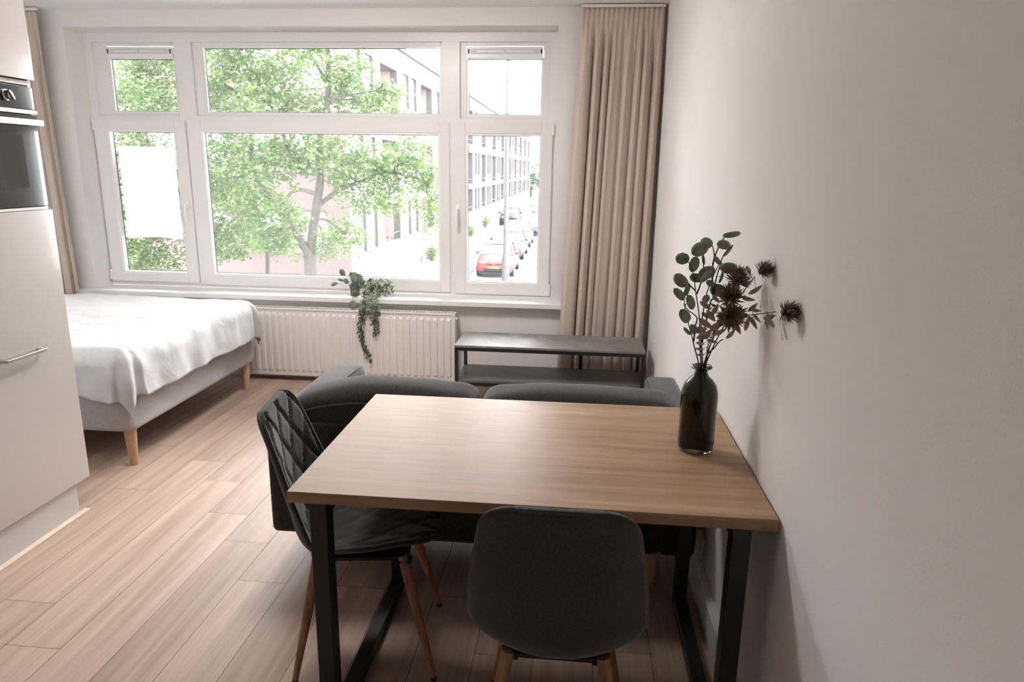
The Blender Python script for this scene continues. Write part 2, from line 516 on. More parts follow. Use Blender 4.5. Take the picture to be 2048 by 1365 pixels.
def puff(bm, x0, x1, y0, y1, z0, z1, n=(14, 8, 8), p=4.0, bulge=0.0, fn=None):
    """soft cushion: rounded superellipsoid-like block"""
    m = max(n)
    if m % 2: m += 1
    vd = {}
    def gv(i, j, k):
        if (i, j, k) not in vd: vd[(i, j, k)] = bm.verts.new([math.sin((2 * q / m - 1) * PI / 2) * .35 + (2 * q / m - 1) * .65 for q in (i, j, k)])
        return vd[(i, j, k)]
    for a in range(m):
        for b in range(m):
            for c in (0, m):
                bm.faces.new((gv(a, b, c), gv(a + 1, b, c), gv(a + 1, b + 1, c), gv(a, b + 1, c)))
                bm.faces.new((gv(a, c, b), gv(a + 1, c, b), gv(a + 1, c, b + 1), gv(a, c, b + 1)))
                bm.faces.new((gv(c, a, b), gv(c, a + 1, b), gv(c, a + 1, b + 1), gv(c, a, b + 1)))
    allv = list(vd.values())
    cx, cy, cz = (x0 + x1) / 2, (y0 + y1) / 2, (z0 + z1) / 2
    hx, hy, hz = (x1 - x0) / 2, (y1 - y0) / 2, (z1 - z0) / 2
    hm = min(hx, hy, hz)
    for v in allv:
        q = v.co.copy()
        # rounded box by clamping to inner box and pushing outward
        P_ = Vector((q.x * hx, q.y * hy, q.z * hz))
        rad = hm * p
        inner = Vector((max(-hx + rad, min(hx - rad, P_.x)), max(-hy + rad, min(hy - rad, P_.y)), max(-hz + rad, min(hz - rad, P_.z))))
        d = P_ - inner
        if d.length > 1e-9:
            P_ = inner + d.normalized() * rad
        w_ = (1 - q.x ** 2) if True else 1
        if bulge:
            P_.y += bulge * (1 if q.y > 0 else -1) * max(0, (1 - (P_.x / hx) ** 2)) * max(0, (1 - (P_.z / hz) ** 2)) * abs(q.y)
            P_.z += bulge * (1 if q.z > 0 else -1) * max(0, (1 - (P_.x / hx) ** 2)) * max(0, (1 - (P_.y / hy) ** 2)) * abs(q.z)
        v.co = P_ + Vector((cx, cy, cz))
        if fn: v.co = fn(v.co)
    return bm
# ------------------------------------------------------------------ room shell
H = 2.6
WX0, WX1, WZ0, WZ1 = -4.165, -0.6955, 0.639, 2.49
def struct(name, bm, m, **k): return obj(name, bm, m, kind='structure', **k)
rnd = random.Random(7)
# floor of laminate planks
bm = new()
cl = bm.loops.layers.float_color.new('plank')
PW, PL = 0.1955, 1.286
base_x = -1.785
known = {-4: -1.58, -3: -1.81, -2: -2.137, -1: -2.367, 0: -2.645, -5: -1.956}
for k in range(-17, 10):
    xa = base_x + k * PW
    xb = min(xa + PW, 0.0)
    if xa >= 0 or xb < -5.0: continue
    off = known.get(k, rnd.uniform(0, PL) - 2)
    y = off
    while y > -8.0: y -= PL
    while y < 0:
        ya, yb = max(y, -8.0), min(y + PL, 0.0)
        if yb - ya > 0.01:
            g = 0.0009
            vs = [bm.verts.new(p) for p in ((xa + g, ya + g, 0), (xb - g, ya + g, 0), (xb - g, yb - g, 0), (xa + g, yb - g, 0))]
            f = bm.faces.new(vs)
            c = (rnd.random(), rnd.random(), rnd.random(), 1)
            for l in f.loops: l[cl] = c
        y += PL
box(bm, -5.1, 0.15, -8.15, 0.35, -0.12, -0.0012, mi=1)
struct('floor', bm, [M_floor, M_gap])
struct('ceiling', box(new(), -5.1, 0.15, -8.15, 0.35, H, H + 0.15), M_ceil)
struct('wall_right', box(new(), 0.0, 0.15, -8.15, 0.35, -0.12, H), M_wall)
struct('wall_left', box(new(), -5.1, -4.95, -2.2, 0.35, -0.12, H), M_wall)
struct('wall_partition', box(new(), -5.1, -3.37, -2.35, -2.2, -0.12, H), M_wall)
struct('wall_kitchen', box(new(), -3.52, -3.37, -8.15, -2.35, -0.12, H), M_wall)
struct('wall_back', box(new(), -3.37, 0.0, -8.15, -8.0, -0.12, H), M_wall)
bm = new()
box(bm, -4.95, WX0, 0, 0.34, -0.12, H)
box(bm, WX1, 0.0, 0, 0.34, -0.12, H)
box(bm, WX0, WX1, 0, 0.34, -0.12, WZ0 - 0.036)
box(bm, WX0, WX1, 0, 0.34, WZ1, H)
struct('wall_window', bm, M_wall)
# skirtings
bm = new()
box(bm, -0.028, -0.0005, -8.0, -0.001, 0, 0.132, 0.003)
box(bm, -0.016, -0.0005, -8.0, -0.001, 0.132, 0.140, 0.002)
struct('baseboard_right', bm, M_sk)
bm = new()
box(bm, -4.95, -0.03, -0.016, -0.0005, 0, 0.07, 0.003)
struct('baseboard_window', bm, M_sk)
# window sill board
bm = new()
box(bm, -4.28, -0.60, -0.069, -0.0005, WZ0 - 0.036, WZ0, 0.004)
box(bm, WX0 + 0.0005, WX1 - 0.0005, -0.0005, 0.20, WZ0 - 0.036, WZ0, 0.0)
struct('trim_1', bm, M_sill)

# ------------------------------------------------------------------ window
win = thing('window_1', 'wide white five-light window over the radiator', 'window', (-2.43, 0.2, WZ0), kind='structure')
FY0, FY1 = 0.195, 0.265
bm = new()
frame(bm, WX0 + .001, WX1 - .001, WZ0 + .001, WZ1 - .001, FY0, FY1, 0.055, 0.055, 0.045, 0.066)
# mullions and transom
box(bm, -3.47, -3.345, FY0, FY1, WZ0 + .045, WZ1 - .066)
box(bm, -1.507, -1.385, FY0, FY1, WZ0 + .045, WZ1 - .066)
for xa, xb in ((-4.11, -3.47), (-3.345, -1.507), (-1.385, -0.75)):
    box(bm, xa, xb, FY0, FY1, 1.86, 1.915)
obj('window_frame', bm, M_pvc, win)
def pane(x0, x1, z0, z1, y, par):
    bm = new()
    box(bm, x0 - .012, x1 + .012, y, y + .004, z0 - .012, z1 + .012)
    return obj('pane', bm, M_glass, par)
def beads(x0, x1, z0, z1, ya, yb, par):
    bm = new()
    w_ = 0.013
    for a in ((x0 - w_, x0, z0 - w_, z1 + w_), (x1, x1 + w_, z0 - w_, z1 + w_), (x0, x1, z0 - w_, z0), (x0, x1, z1, z1 + w_)):
        box(bm, a[0], a[1], ya, yb, a[2], a[3])
    o = obj('glazing_bead', bm, M_bead, par)
    bm = new()
    frame(bm, x0 - .002, x1 + .002, z0 - .002, z1 + .002, yb, yb + .005, .005, .005, .005, .005)
    obj('gasket', bm, M_gasket, par)
    return o
def sash(x0, x1, z0, z1, gx0, gx1, gz0, gz1, ya, yb, name='casement', handle=None, hinge=None):
    t = thing(name, None, None, ((x0 + x1) / 2, ya, z0))
    t.parent = win
    t.location = Vector(((x0 + x1) / 2, ya, z0)) - Vector((-2.43, 0.2, WZ0))
    w_ = 0.013
    bm = new()
    frame(bm, x0, x1, z0, z1, ya, yb, gx0 - w_ - x0, x1 - gx1 - w_, gz0 - w_ - z0, z1 - gz1 - w_, 0.004)
    obj('sash_frame', bm, M_pvc, t)
    beads(gx0, gx1, gz0, gz1, ya + .006, yb - .018, t)
    pane(gx0, gx1, gz0, gz1, yb - .016, t)
    if handle:
        hx, hz = handle
        bm = new()
        box(bm, hx - .014, hx + .014, ya - .008, ya, hz - .035, hz + .035, .004)
        tube(bm, [(hx, ya - .005, hz), (hx, ya - .045, hz)], .009, 10)
        tube(bm, smooth_path([(hx, ya - .042, hz + .004), (hx, ya - .05, hz - .03), (hx, ya - .048, hz - .08), (hx, ya - .045, hz - .13)]), [.010] * 9 + [.009, .009, .008, .008], 10)
        obj('window_handle', bm, M_bead, t, smooth=True)
    if hinge:
        for hz in (z0 + .05, z1 - .04):
            bm = new()
            tube(bm, [(hinge, ya - .002, hz - .04), (hinge, ya - .002, hz + .04)], .009, 10)
            obj('hinge', bm, M_pvc, t, smooth=True)
    return t
sash(-4.146, -3.432, 0.672, 1.884, -4.030, -3.525, 0.752, 1.798, 0.172, 0.238, handle=(-3.466, 1.275), hinge=-4.150)
sash(-3.425, -1.460, 0.660, 1.884, -3.305, -1.545, 0.752, 1.798, 0.182, 0.238, name='fixed_light')
sash(-1.428, -0.722, 0.655, 1.884, -1.330, -0.812, 0.752, 1.798, 0.172, 0.238, handle=(-1.398, 1.275), hinge=-0.716)
def toplight(x0, x1, z0, z1, gx0, gx1, gz0, gz1, vent=False):
    t = thing('top_light', None, None, ((x0 + x1) / 2, .21, z0))
    t.parent = win
    t.location = Vector(((x0 + x1) / 2, .21, z0)) - Vector((-2.43, 0.2, WZ0))
    bm = new()
    w_ = 0.013
    frame(bm, x0, x1, z0, z1, .215, .262, gx0 - w_ - x0, x1 - gx1 - w_, gz0 - w_ - z0, z1 - gz1 - w_, 0.003)
    obj('sash_frame', bm, M_pvc, t)
    g1 = gz1 - (0.075 if vent else 0)
    beads(gx0, gx1, gz0, g1, .221, .236, t)
    pane(gx0, gx1, gz0, g1, .243, t)
    if vent:
        bm = new()
        box(bm, gx0 - .008, gx1 + .008, .195, .258, g1 + .003, gz1 + .006, .004)
        v = obj('ventilator', bm, M_bead, t)
        bm = new()
        box(bm, gx0 + .02, gx1 - .02, .190, .196, gz1 - .042, gz1 - .008, .003)
        obj('ventilator_slider', bm, M_grille, v)
        bm = new()
        box(bm, gx0 + .055, (gx0 + gx1) / 2 - .01, .188, .191, gz1 - .03, gz1 - .02, .001)
        box(bm, (gx0 + gx1) / 2 + .01, gx1 - .055, .188, .191, gz1 - .03, gz1 - .02, .001)
        obj('slider_rail', bm, M_bead, v)
        for cx in (gx0 + .003, gx1 - .003):
            bm = new()
            box(bm, cx - .005, cx + .005, .190, .197, gz1 - .040, gz1 - .010, .002)
            obj('end_clip', bm, M_dark, v)
    return t
toplight(-4.109, -3.471, 1.916, 2.423, -3.985, -3.500, 1.947, 2.385, vent=True)
toplight(-3.344, -1.508, 1.916, 2.423, -3.262, -1.535, 1.945, 2.385)
toplight(-1.384, -0.751, 1.916, 2.423, -1.325, -0.812, 1.945, 2.385, vent=True)

# ------------------------------------------------------------------ radiator
rad = thing('radiator', 'white ribbed panel radiator on the wall under the window sill', 'radiator', (-2.17, -0.07, 0.045))
RX0, RX1, RZ0, RZ1 = -2.97, -1.375, 0.045, 0.555
bm = new()
n = 31
pitch = (RX1 - RX0 - .05) / n
prof = []
x = RX0 + .025
for i in range(n):
    a = x + i * pitch
    prof += [(a, 0.0), (a + pitch * .28, 0.0), (a + pitch * .38, -.008), (a + pitch * .86, -.008), (a + pitch * .96, 0.0)]
prof.append((RX1 - .025, 0.0))
zs = [(RZ0 + .028, 0.0), (RZ0 + .045, 1.0), (RZ1 - .05, 1.0), (RZ1 - .033, 0.0)]
rows = []
for z, k in [(RZ0, 0)] + zs + [(RZ1 - .012, 0)]:
    rows.append([bm.verts.new((px, -.112 + py * k, z)) for px, py in [(RX0, 0)] + prof + [(RX1, 0)]])
for a, b in zip(rows, rows[1:]):
    for j in range(len(a) - 1):
        bm.faces.new((a[j], a[j + 1], b[j + 1], b[j]))
obj('front_panel', bm, M_rad, rad)
bm = new(); box(bm, RX0 + .004, RX1 - .004, -.045, -.036, RZ0 + .004, RZ1 - .012)
box(bm, RX0 + .02, RX1 - .02, -.110, -.046, RZ0 + .03, RZ0 + .05)
obj('rear_panel', bm, M_rad, rad)
for s in (RX0 - .003, RX1 - .0015):
    obj('side_cover', box(new(), s, s + .0045, -.117, -.033, RZ0 + .01, RZ1, .0015), M_rad, rad)
bm = new()
box(bm, RX0, RX1, -.118, -.108, RZ1 - .012, RZ1 + .004, .003)
box(bm, RX0, RX1, -.040, -.034, RZ1 - .012, RZ1 + .002, .002)
for i in range(60):
    xx = RX0 + .01 + i * (RX1 - RX0 - .02) / 59
    box(bm, xx, xx + .012, -.107, -.041, RZ1 - .004, RZ1 - .001)
obj('top_grille', bm, M_rad, rad)
bm = new(); tube(bm, [(RX1 + .003, -.095, .517), (RX1 + .016, -.095, .517)], .008, 12)
obj('bleed_valve', bm, M_bead, rad, smooth=True)
for xx in (RX0 + .25, RX1 - .25): obj('wall_bracket', box(new(), xx - .015, xx + .015, -.034, -.0005, RZ0 + .05, RZ1 - .06), M_rad, rad)

# ------------------------------------------------------------------ curtains
def curtain(name, label, xt0, xt1, xb0, xb1, yc, zt, zb, npl, seed, amp=0.042):
    t = thing(name, label, 'curtain', ((xt0 + xt1) / 2, yc, zb))
    r = random.Random(seed)
    ph = [r.uniform(0, 6.28) for _ in range(6)]
    NU, NV = npl * 16, 46
    def warp(u): return u + 0.022 * math.sin(2 * PI * 2.3 * u + ph[0]) + 0.012 * math.sin(2 * PI * 5.1 * u + ph[1])
    bm = new()
    rows = []
    for j in range(NV + 1):
        v = j / NV
        v = v ** 1.35
        z = zt + (zb - zt) * v
        dh = zt - z
        row = []
        for i in range(NU + 1):
            u = i / NU
            x = (xt0 + (xt1 - xt0) * u) * (1 - v) + (xb0 + (xb1 - xb0) * u) * v
            if dh < .11:
                k = dh / .11
                a = .008 * (1 - .55 * k)
                y = a * math.sin(2 * PI * npl * 2.1 * u + ph[2])
            else:
                k = min(1, (dh - .11) / .35)
                uu = warp(u)
                p = 2 * PI * npl * uu + .5 * math.sin(3 * u * 6.28 + ph[3]) * min(1, dh)
                s = math.sin(p)
                s = math.copysign(abs(s) ** .62, s)
                A = amp * (.72 + .28 * math.sin(7 * u + ph[4])) * (k ** .6)
                y = A * s + .0045 * (1 - k) * math.sin(2 * PI * npl * 2.1 * u + ph[2]) + .006 * k * math.sin(2 * p + ph[5] + 2 * v)
                x += .010 * k * math.cos(p) + .004 * math.sin(p * 2)
            row.append(bm.verts.new((x, yc + y, z)))
        rows.append(row)
    for a, b in zip(rows, rows[1:]):
        for i in range(NU):
            bm.faces.new((a[i], a[i + 1], b[i + 1], b[i]))
    o = obj('curtain_panel', bm, M_curt, t, smooth=True, angle=None)
    md = o.modifiers.new('thick', 'SOLIDIFY'); md.thickness = .0022
    bm = new()
    box(bm, xt0, xt1, yc - .012, yc + .012, zt + .001, zt + .018, .002)
    obj('curtain_rail', bm, M_pvc, t)
    return t
curtain('curtain', 'floor-length beige gathered curtain beside the right wall', -.548, -.022, -.635, -.048, -.10, 2.575, .03, 8, 4, amp=.05)
curtain('curtain', 'pale beige curtain behind the white oven cabinet, left of the window', -4.92, -4.262, -4.90, -4.205, -.10, 2.575, .03, 10, 12)

# ------------------------------------------------------------------ tall kitchen unit with oven
KY0, KY1 = -2.745, -2.138
kc = thing('tall_cabinet', 'tall glossy cream kitchen cabinet housing the black oven', 'cabinet', (-3.05, -2.44, 0))
bm = new()
box(bm, -3.33, -2.762, KY1 - .017, KY1, .15, 2.56)
box(bm, -3.33, -2.762, KY0, KY0 + .017, .15, 2.56)
for z in (.15, 1.363, 1.872, 2.543): box(bm, -3.33, -2.762, KY0 + .017, KY1 - .017, z, z + .017)
box(bm, -3.34, -3.33, KY0, KY1, .15, 2.56)
obj('carcass', bm, M_carc, kc)
d = obj('door', box(new(), -2.760, -2.741, KY0 + .002, KY1 - .0005, .152, 1.377, .0015), M_cab, kc)
bm = new()
yh0, yh1, zh = -2.535, -2.325, .812
box(bm, -2.715, -2.703, yh0, yh1, zh - .006, zh + .006, .002)
box(bm, -2.741, -2.713, yh0, yh0 + .012, zh - .006, zh + .006, .002)
box(bm, -2.741, -2.713, yh1 - .012, yh1, zh - .006, zh + .006, .002)
obj('bar_handle', bm, M_metal, d)
obj('door', box(new(), -2.760, -2.741, KY0 + .002, KY1 - .0005, 1.892, 2.56, .0015), M_cab, kc)
obj('plinth', box(new(), -2.776, -2.760, -2.745, -2.208, .0005, .149), M_carc, kc)
obj('floor_strip', box(new(), -2.7595, -2.731, -2.745, -2.176, .0005, .006, .001), M_trim, kc)
for yy in (-2.68, -2.25):
    for xx in (-3.28, -2.85): obj('adjustable_foot', tube(new(), [(xx, yy, .001), (xx, yy, .149)], .02, 12), M_dark, kc, smooth=True)
ov = thing('built_in_oven', 'black glass built-in oven with steel handle in the cream cabinet', 'oven', (-3.0, -2.44, 1.3815))
OY0, OY1 = -2.727, -2.156
obj('oven_body', box(new(), -3.28, -2.760, OY0 + .003, OY1 - .003, 1.3815, 1.868), M_dark, ov)
pn = obj('control_panel', box(new(), -2.758, -2.742, OY0, OY1, 1.776, 1.862, .002), M_oven, ov)
for yk in (-2.30, -2.58):
    bm = new()
    m_ = Matrix.Translation((-2.742, yk, 1.822)) @ Matrix.Rotation(PI / 2, 4, 'Y')
    lathe(bm, [(.001, .0), (.021, .0), (.021, .006), (.015, .008), (.014, .022), (.001, .024)], n=28)
    bm.transform(m_)
    box(bm, -2.738, -2.712, yk - .005, yk + .005, 1.822 - .02, 1.822 + .020, .003, rot=Matrix.Translation((-2.725, yk, 1.822)) @ Matrix.Rotation(math.radians(35), 4, 'X') @ Matrix.Translation((2.725, -yk, -1.822)))
    obj('knob', bm, M_metal, pn, smooth=True)
obj('steel_strip', box(new(), -2.758, -2.736, OY0, OY1 + .002, 1.758, 1.774, .002), M_metal, ov)
dr = obj('oven_door', box(new(), -2.758, -2.742, OY0, OY1, 1.393, 1.755, .002), M_oven, ov)
obj('oven_window', box(new(), -2.7418, -2.7405, OY0 + .09, OY1 - .09, 1.47, 1.675, .0), M_ovenw, dr)
bm = new()
box(bm, -2.712, -2.702, OY0 + .01, OY1 - .012, 1.712, 1.736, .002)
for yy in (OY0 + .04, OY1 - .05): box(bm, -2.742, -2.71, yy, yy + .014, 1.716, 1.732)
obj('oven_handle', bm, M_metal, dr)
obj('bottom_strip', box(new(), -2.758, -2.744, KY0 + .02, KY1 - .02, 1.379, 1.390, .001), M_carc, ov)

# ------------------------------------------------------------------ bed
bed = thing('bed', 'grey upholstered bed base on tapered beech legs under the white duvet', 'bed', (-3.83, -1.02, 0))
BX0, BX1, BY0, BY1 = -4.86, -2.795, -1.735, -.300
bm = new()
puff(bm, BX0, BX1, BY0, BY1, .195, .43, n=(20,), p=.28)
obj('bed_base', bm, M_bedf, bed, smooth=True, angle=None)
bm = new()
puff(bm, BX0 + .01, BX1 - .012, BY0 + .012, BY1 - .012, .431, .595, n=(16,), p=.45)
obj('mattress', bm, M_matt, bed, smooth=True, angle=None)
for lx, ly in ((-2.845, -1.672), (-2.845, -.36), (-4.80, -1.672), (-4.80, -.36)):
    bm = new()
    lathe(bm, [(.0215, .0005), (.0225, .01), (.031, .205)], (lx, ly, 0), 28, close_top=True, close_bottom=True)
    obj('leg', bm, M_bleg, bed, smooth=True)
def duvet():
    bm = new()
    uvl = bm.loops.layers.uv.new('UVMap')
    ix0, ix1, iy0, iy1 = -4.80, -2.855, -1.665, -.375
    R = .105
    ohx, ohy0, ohy1 = .325, .345, .33
    NX, NY = 200, 170
    X0, X1 = -4.86, ix1 + ohx
    Y0, Y1 = iy0 - ohy0, iy1 + ohy1
    grid = []
    for i in range(NX + 1):
        row = []
        for j in range(NY + 1):
            a = X0 + (X1 - X0) * i / NX
            b = Y0 + (Y1 - Y0) * j / NY
            # hem irregularity
            qx, qy = min(max(a, -99), ix1), min(max(b, iy0), iy1)
            dx, dy = a - qx, b - qy
            d = math.hypot(dx, dy)
            top = .655 + .035 * math.sin(PI * min(1, max(0, (a + 4.9) / 2.2))) * math.sin(PI * min(1, max(0, (b + 1.75) / 1.5))) 
            top += .012 * noise.noise(Vector((a * 2.2, b * 2.6, 1.3))) + .006 * noise.noise(Vector((a * 7, b * 9, 4.3)))
            # long creases on the top running toward the foot corner
            cr = noise.noise(Vector((a * 3.1 + b * 2.0, b * 9.0 - a * 3.0, 9.1)))
            top += -.010 * max(0, .35 - abs(cr) * 2.2) * (1 if d > 0 or a > -3.6 else .8)
            if d < 1e-6:
                p = Vector((a, b, top))
            else:
                ux, uy = dx / d, dy / d
                # gather: at the corner extra cloth forms a hanging fold
                corner = min(abs(ux), abs(uy)) * 1.414
                arc = R * PI / 2
                al = (b if abs(ux) > abs(uy) else a)
                wave = math.sin(al * 17 + 1.7 * math.sin(al * 5.3)) * .5 + .5 * noise.noise(Vector((al * 6, 2.0, 7.0)))
                if d < arc:
                    t_ = d / R
                    h, dn = R * math.sin(t_), R * (1 - math.cos(t_))
                    k = d / arc
                    h += .012 * wave * k
                else:
                    dd = d - arc
                    h = R + .10 * dd + .012 * wave + .05 * wave * dd
                    dn = R + dd * .985
                if corner > 0:
                    ang = math.atan2(abs(uy), abs(ux))
                    h += (-.035 * math.sin(ang * 6) * min(1, d / .3)) - .10 * corner * max(0, d - .2)
                    dn *= 1 - .16 * corner
                p = Vector((qx + ux * h, qy + uy * h, top - dn))
                if dy < 0 and abs(uy) > .7:      # hem on the kitchen side rises away from the corner
                    p.z += .10 * min(1, max(0, (-2.85 - a) / .5)) * min(1, d / .3)
                p += Vector((ux, uy, 0)) * .010 * noise.noise(Vector((a * 9, b * 9, 3.3)))
            row.append((bm.verts.new(p), a, b))
        grid.append(row)
    for i in range(NX):
        for j in range(NY):
            q = (grid[i][j], grid[i + 1][j], grid[i + 1][j + 1], grid[i][j + 1])
            f = bm.faces.new([v[0] for v in q])
            for l, v in zip(f.loops, q): l[uvl].uv = (v[1], v[2])
    o = obj('duvet', bm, M_duvet, None, smooth=True, angle=None, loc=(-3.8, -1.0, .6), label='rumpled white duvet spread over the grey bed', cat='duvet')
    md = o.modifiers.new('thick', 'SOLIDIFY'); md.thickness = .012; md.offset = -1
duvet()

# ------------------------------------------------------------------ low bench with concrete-look boards
bn = thing('low_side_bench', 'low black metal frame bench table with grey boards under the right curtain', 'side table', (-.675, -.44, 0))
nx0, nx1, ny0, ny1 = -1.284, -.066, -.636, -.243
bm = new()
T_ = .022
for xx in (nx0, nx1 - T_):
    for yy in (ny0, ny1 - T_): box(bm, xx, xx + T_, yy, yy + T_, .0005, .425)
box(bm, -.48, -.48 + T_, ny1 - T_, ny1, .0005, .425)
for zz in (.425, .19):
    box(bm, nx0, nx1, ny0, ny0 + T_, zz, zz + T_)
    box(bm, nx0, nx1, ny1 - T_, ny1, zz, zz + T_)
    box(bm, nx0, nx0 + T_, ny0 + T_, ny1 - T_, zz, zz + T_)
    box(bm, nx1 - T_, nx1, ny0 + T_, ny1 - T_, zz, zz + T_)
obj('metal_frame', bm, M_black, bn)
obj('top_board', box(new(), nx0, nx1, ny0, ny1, .4475, .4615, .001), M_bench, bn)
obj('shelf_board', box(new(), nx0 + .002, nx1 - .002, ny0 + .002, ny1 - .002, .2125, .2265, .001), M_shelf, bn)

# ------------------------------------------------------------------ sofa, back to the table
sf = thing('sofa', 'dark grey two-seat sofa facing the window behind the table', 'sofa', (-.85, -2.15, 0))
sx0, sx1, sy0, sy1 = -1.676, -.033, -2.567, -1.735
def tilt(ax, ay, az, deg):
    R_ = Matrix.Translation((ax, ay, az)) @ Matrix.Rotation(math.radians(deg), 4, 'X') @ Matrix.Translation((-ax, -ay, -az))
    return lambda p: R_ @ p
for nm, xa, xb in (('arm', sx0, sx0 + .15), ('arm', sx1 - .145, sx1)):
    bm = new()
    def shp(p, xa=xa):
        k = max(0, (p.y - (sy1 - .25)) / .25)
        p.z -= .012 * k * (1 if p.z > .4 else 0)
        return p
    puff(bm, xa, xb, sy0, sy1, .165, .648, n=(16,), p=.42, fn=shp)
    a_ = obj(nm, bm, M_sofa, sf, smooth=True, angle=None)
    bm = new()
    xi = xb - .012 if xa < -1 else xa + .012
    tube(bm, smooth_path([(xi, sy0 + .02, .642), (xi, -2.1, .644), (xi, sy1 - .10, .635), (xi, sy1 - .015, .600), (xi, sy1 - .003, .45), (xi, sy1 - .003, .22)], 5), .0035, 6)
    obj('piping', bm, M_pipe, a_, smooth=True)
bm = new(); puff(bm, sx0 + .14, sx1 - .135, sy0 + .003, sy0 + .125, .165, .628, n=(14,), p=.4)
obj('back_frame', bm, M_sofa, sf, smooth=True, angle=None)
bm = new(); puff(bm, sx0 + .152, sx1 - .147, sy0 + .127, sy1 - .02, .185, .33, n=(10,), p=.15)
obj('seat_base', bm, M_sofa, sf, smooth=True, angle=None)
mid = -.862
for xa, xb in ((sx0 + .155, mid - .003), (mid + .003, sx1 - .150)):
    bm = new(); puff(bm, xa, xb, -2.43, sy1 - .005, .332, .47, n=(14,), p=.42, bulge=.012)
    obj('seat_cushion', bm, M_sofa, sf, smooth=True, angle=None)
for k, (xa, xb) in enumerate(((-1.60, mid - .006), (mid + .006, -.125))):
    bm = new()
    def sag(p, xa=xa, xb=xb, k=k):
        u = (p.x - xa) / (xb - xa)
        q = tilt(0, -2.40, .47, 7)(p)
        if q.z > .62:
            if k == 0: q.z -= .045 * max(0, 1 - u * 2.6) ** 1.3
            q.z += .010 * math.sin(PI * u) + .004 * noise.noise(Vector((q.x * 7, q.y * 7, 1)))
        return q
    puff(bm, xa, xb, -2.505, -2.31, .46 + .02, .756, n=(18,), p=.62, bulge=.018, fn=sag)
    cu = obj('back_cushion', bm, M_sofa, sf, smooth=True, angle=None)
    bm = new()
    pth = []
    for i in range(25):
        u = i / 24
        x = xa + .018 + (xb - xa - .036) * u
        z = .700 + .012 * math.sin(PI * u) - (.035 * max(0, 1 - u * 2.6) ** 1.3 if k == 0 else 0) - (.03 * (abs(2 * u - 1) ** 8))
        pth.append((x, 0, z))
    # lay the seam on the rear face of the cushion
    dg = bpy.context.evaluated_depsgraph_get()
    from mathutils.bvhtree import BVHTree
    tb = BVHTree.FromObject(cu, dg)
    iw = wmat(cu).inverted()
    out = []
    for p in pth:
        o_ = iw @ Vector((p[0], -2.9, p[2]))
        h_ = tb.ray_cast(o_, Vector((0, 1, 0)))
        if h_[0] is not None: out.append(wmat(cu) @ h_[0])
    if len(out) > 3:
        tube(bm, out, .003, 6)
        obj('piping', bm, M_pipe, cu, smooth=True)
    else: bm.free()
for lx, ly in ((-1.52, -2.50), (-.185, -2.47), (-1.52, -1.80), (-.185, -1.80)):
    bm = new()
    lathe(bm, [(.0195, .0005), (.020, .01), (.030, .17)], (lx, ly, 0), 24, close_top=True, close_bottom=True)
    obj('leg', bm, M_bleg, sf, smooth=True)

# ------------------------------------------------------------------ dining table
tb_ = thing('dining_table', 'oak-look dining table with black metal legs against the right wall', 'table', (-.62, -2.97, 0))
tx0, tx1, ty0, ty1, tz0, tz1 = -1.2312, -.0085, -3.376, -2.572, .733, .764
bm = new()
box(bm, tx0, tx1, ty0, ty1, tz0, tz1, .0012, 1)
bm.faces.ensure_lookup_table()
for f in bm.faces:
    f.material_index = 0 if f.calc_center_median().z > tz1 - .0005 else 1
obj('tabletop', bm, [M_table, M_tedge], tb_)
for xa, xb in ((-1.176, -1.131), (-.112, -.067)):
    bm = new()
    ya, yb = ty0 + .004, ty1 - .006
    box(bm, xa, xb, ya, ya + .05, .0005, tz0 - .0005, .0015, 1)
    box(bm, xa, xb, yb - .05, yb, .0005, tz0 - .0005, .0015, 1)
    box(bm, xa, xb, ya + .05, yb - .05, .0005, .045, .0015, 1)
    box(bm, xa, xb, ya + .05, yb - .05, tz0 - .040, tz0 - .0005, .0015, 1)
    obj('leg_frame', bm, M_black, tb_)

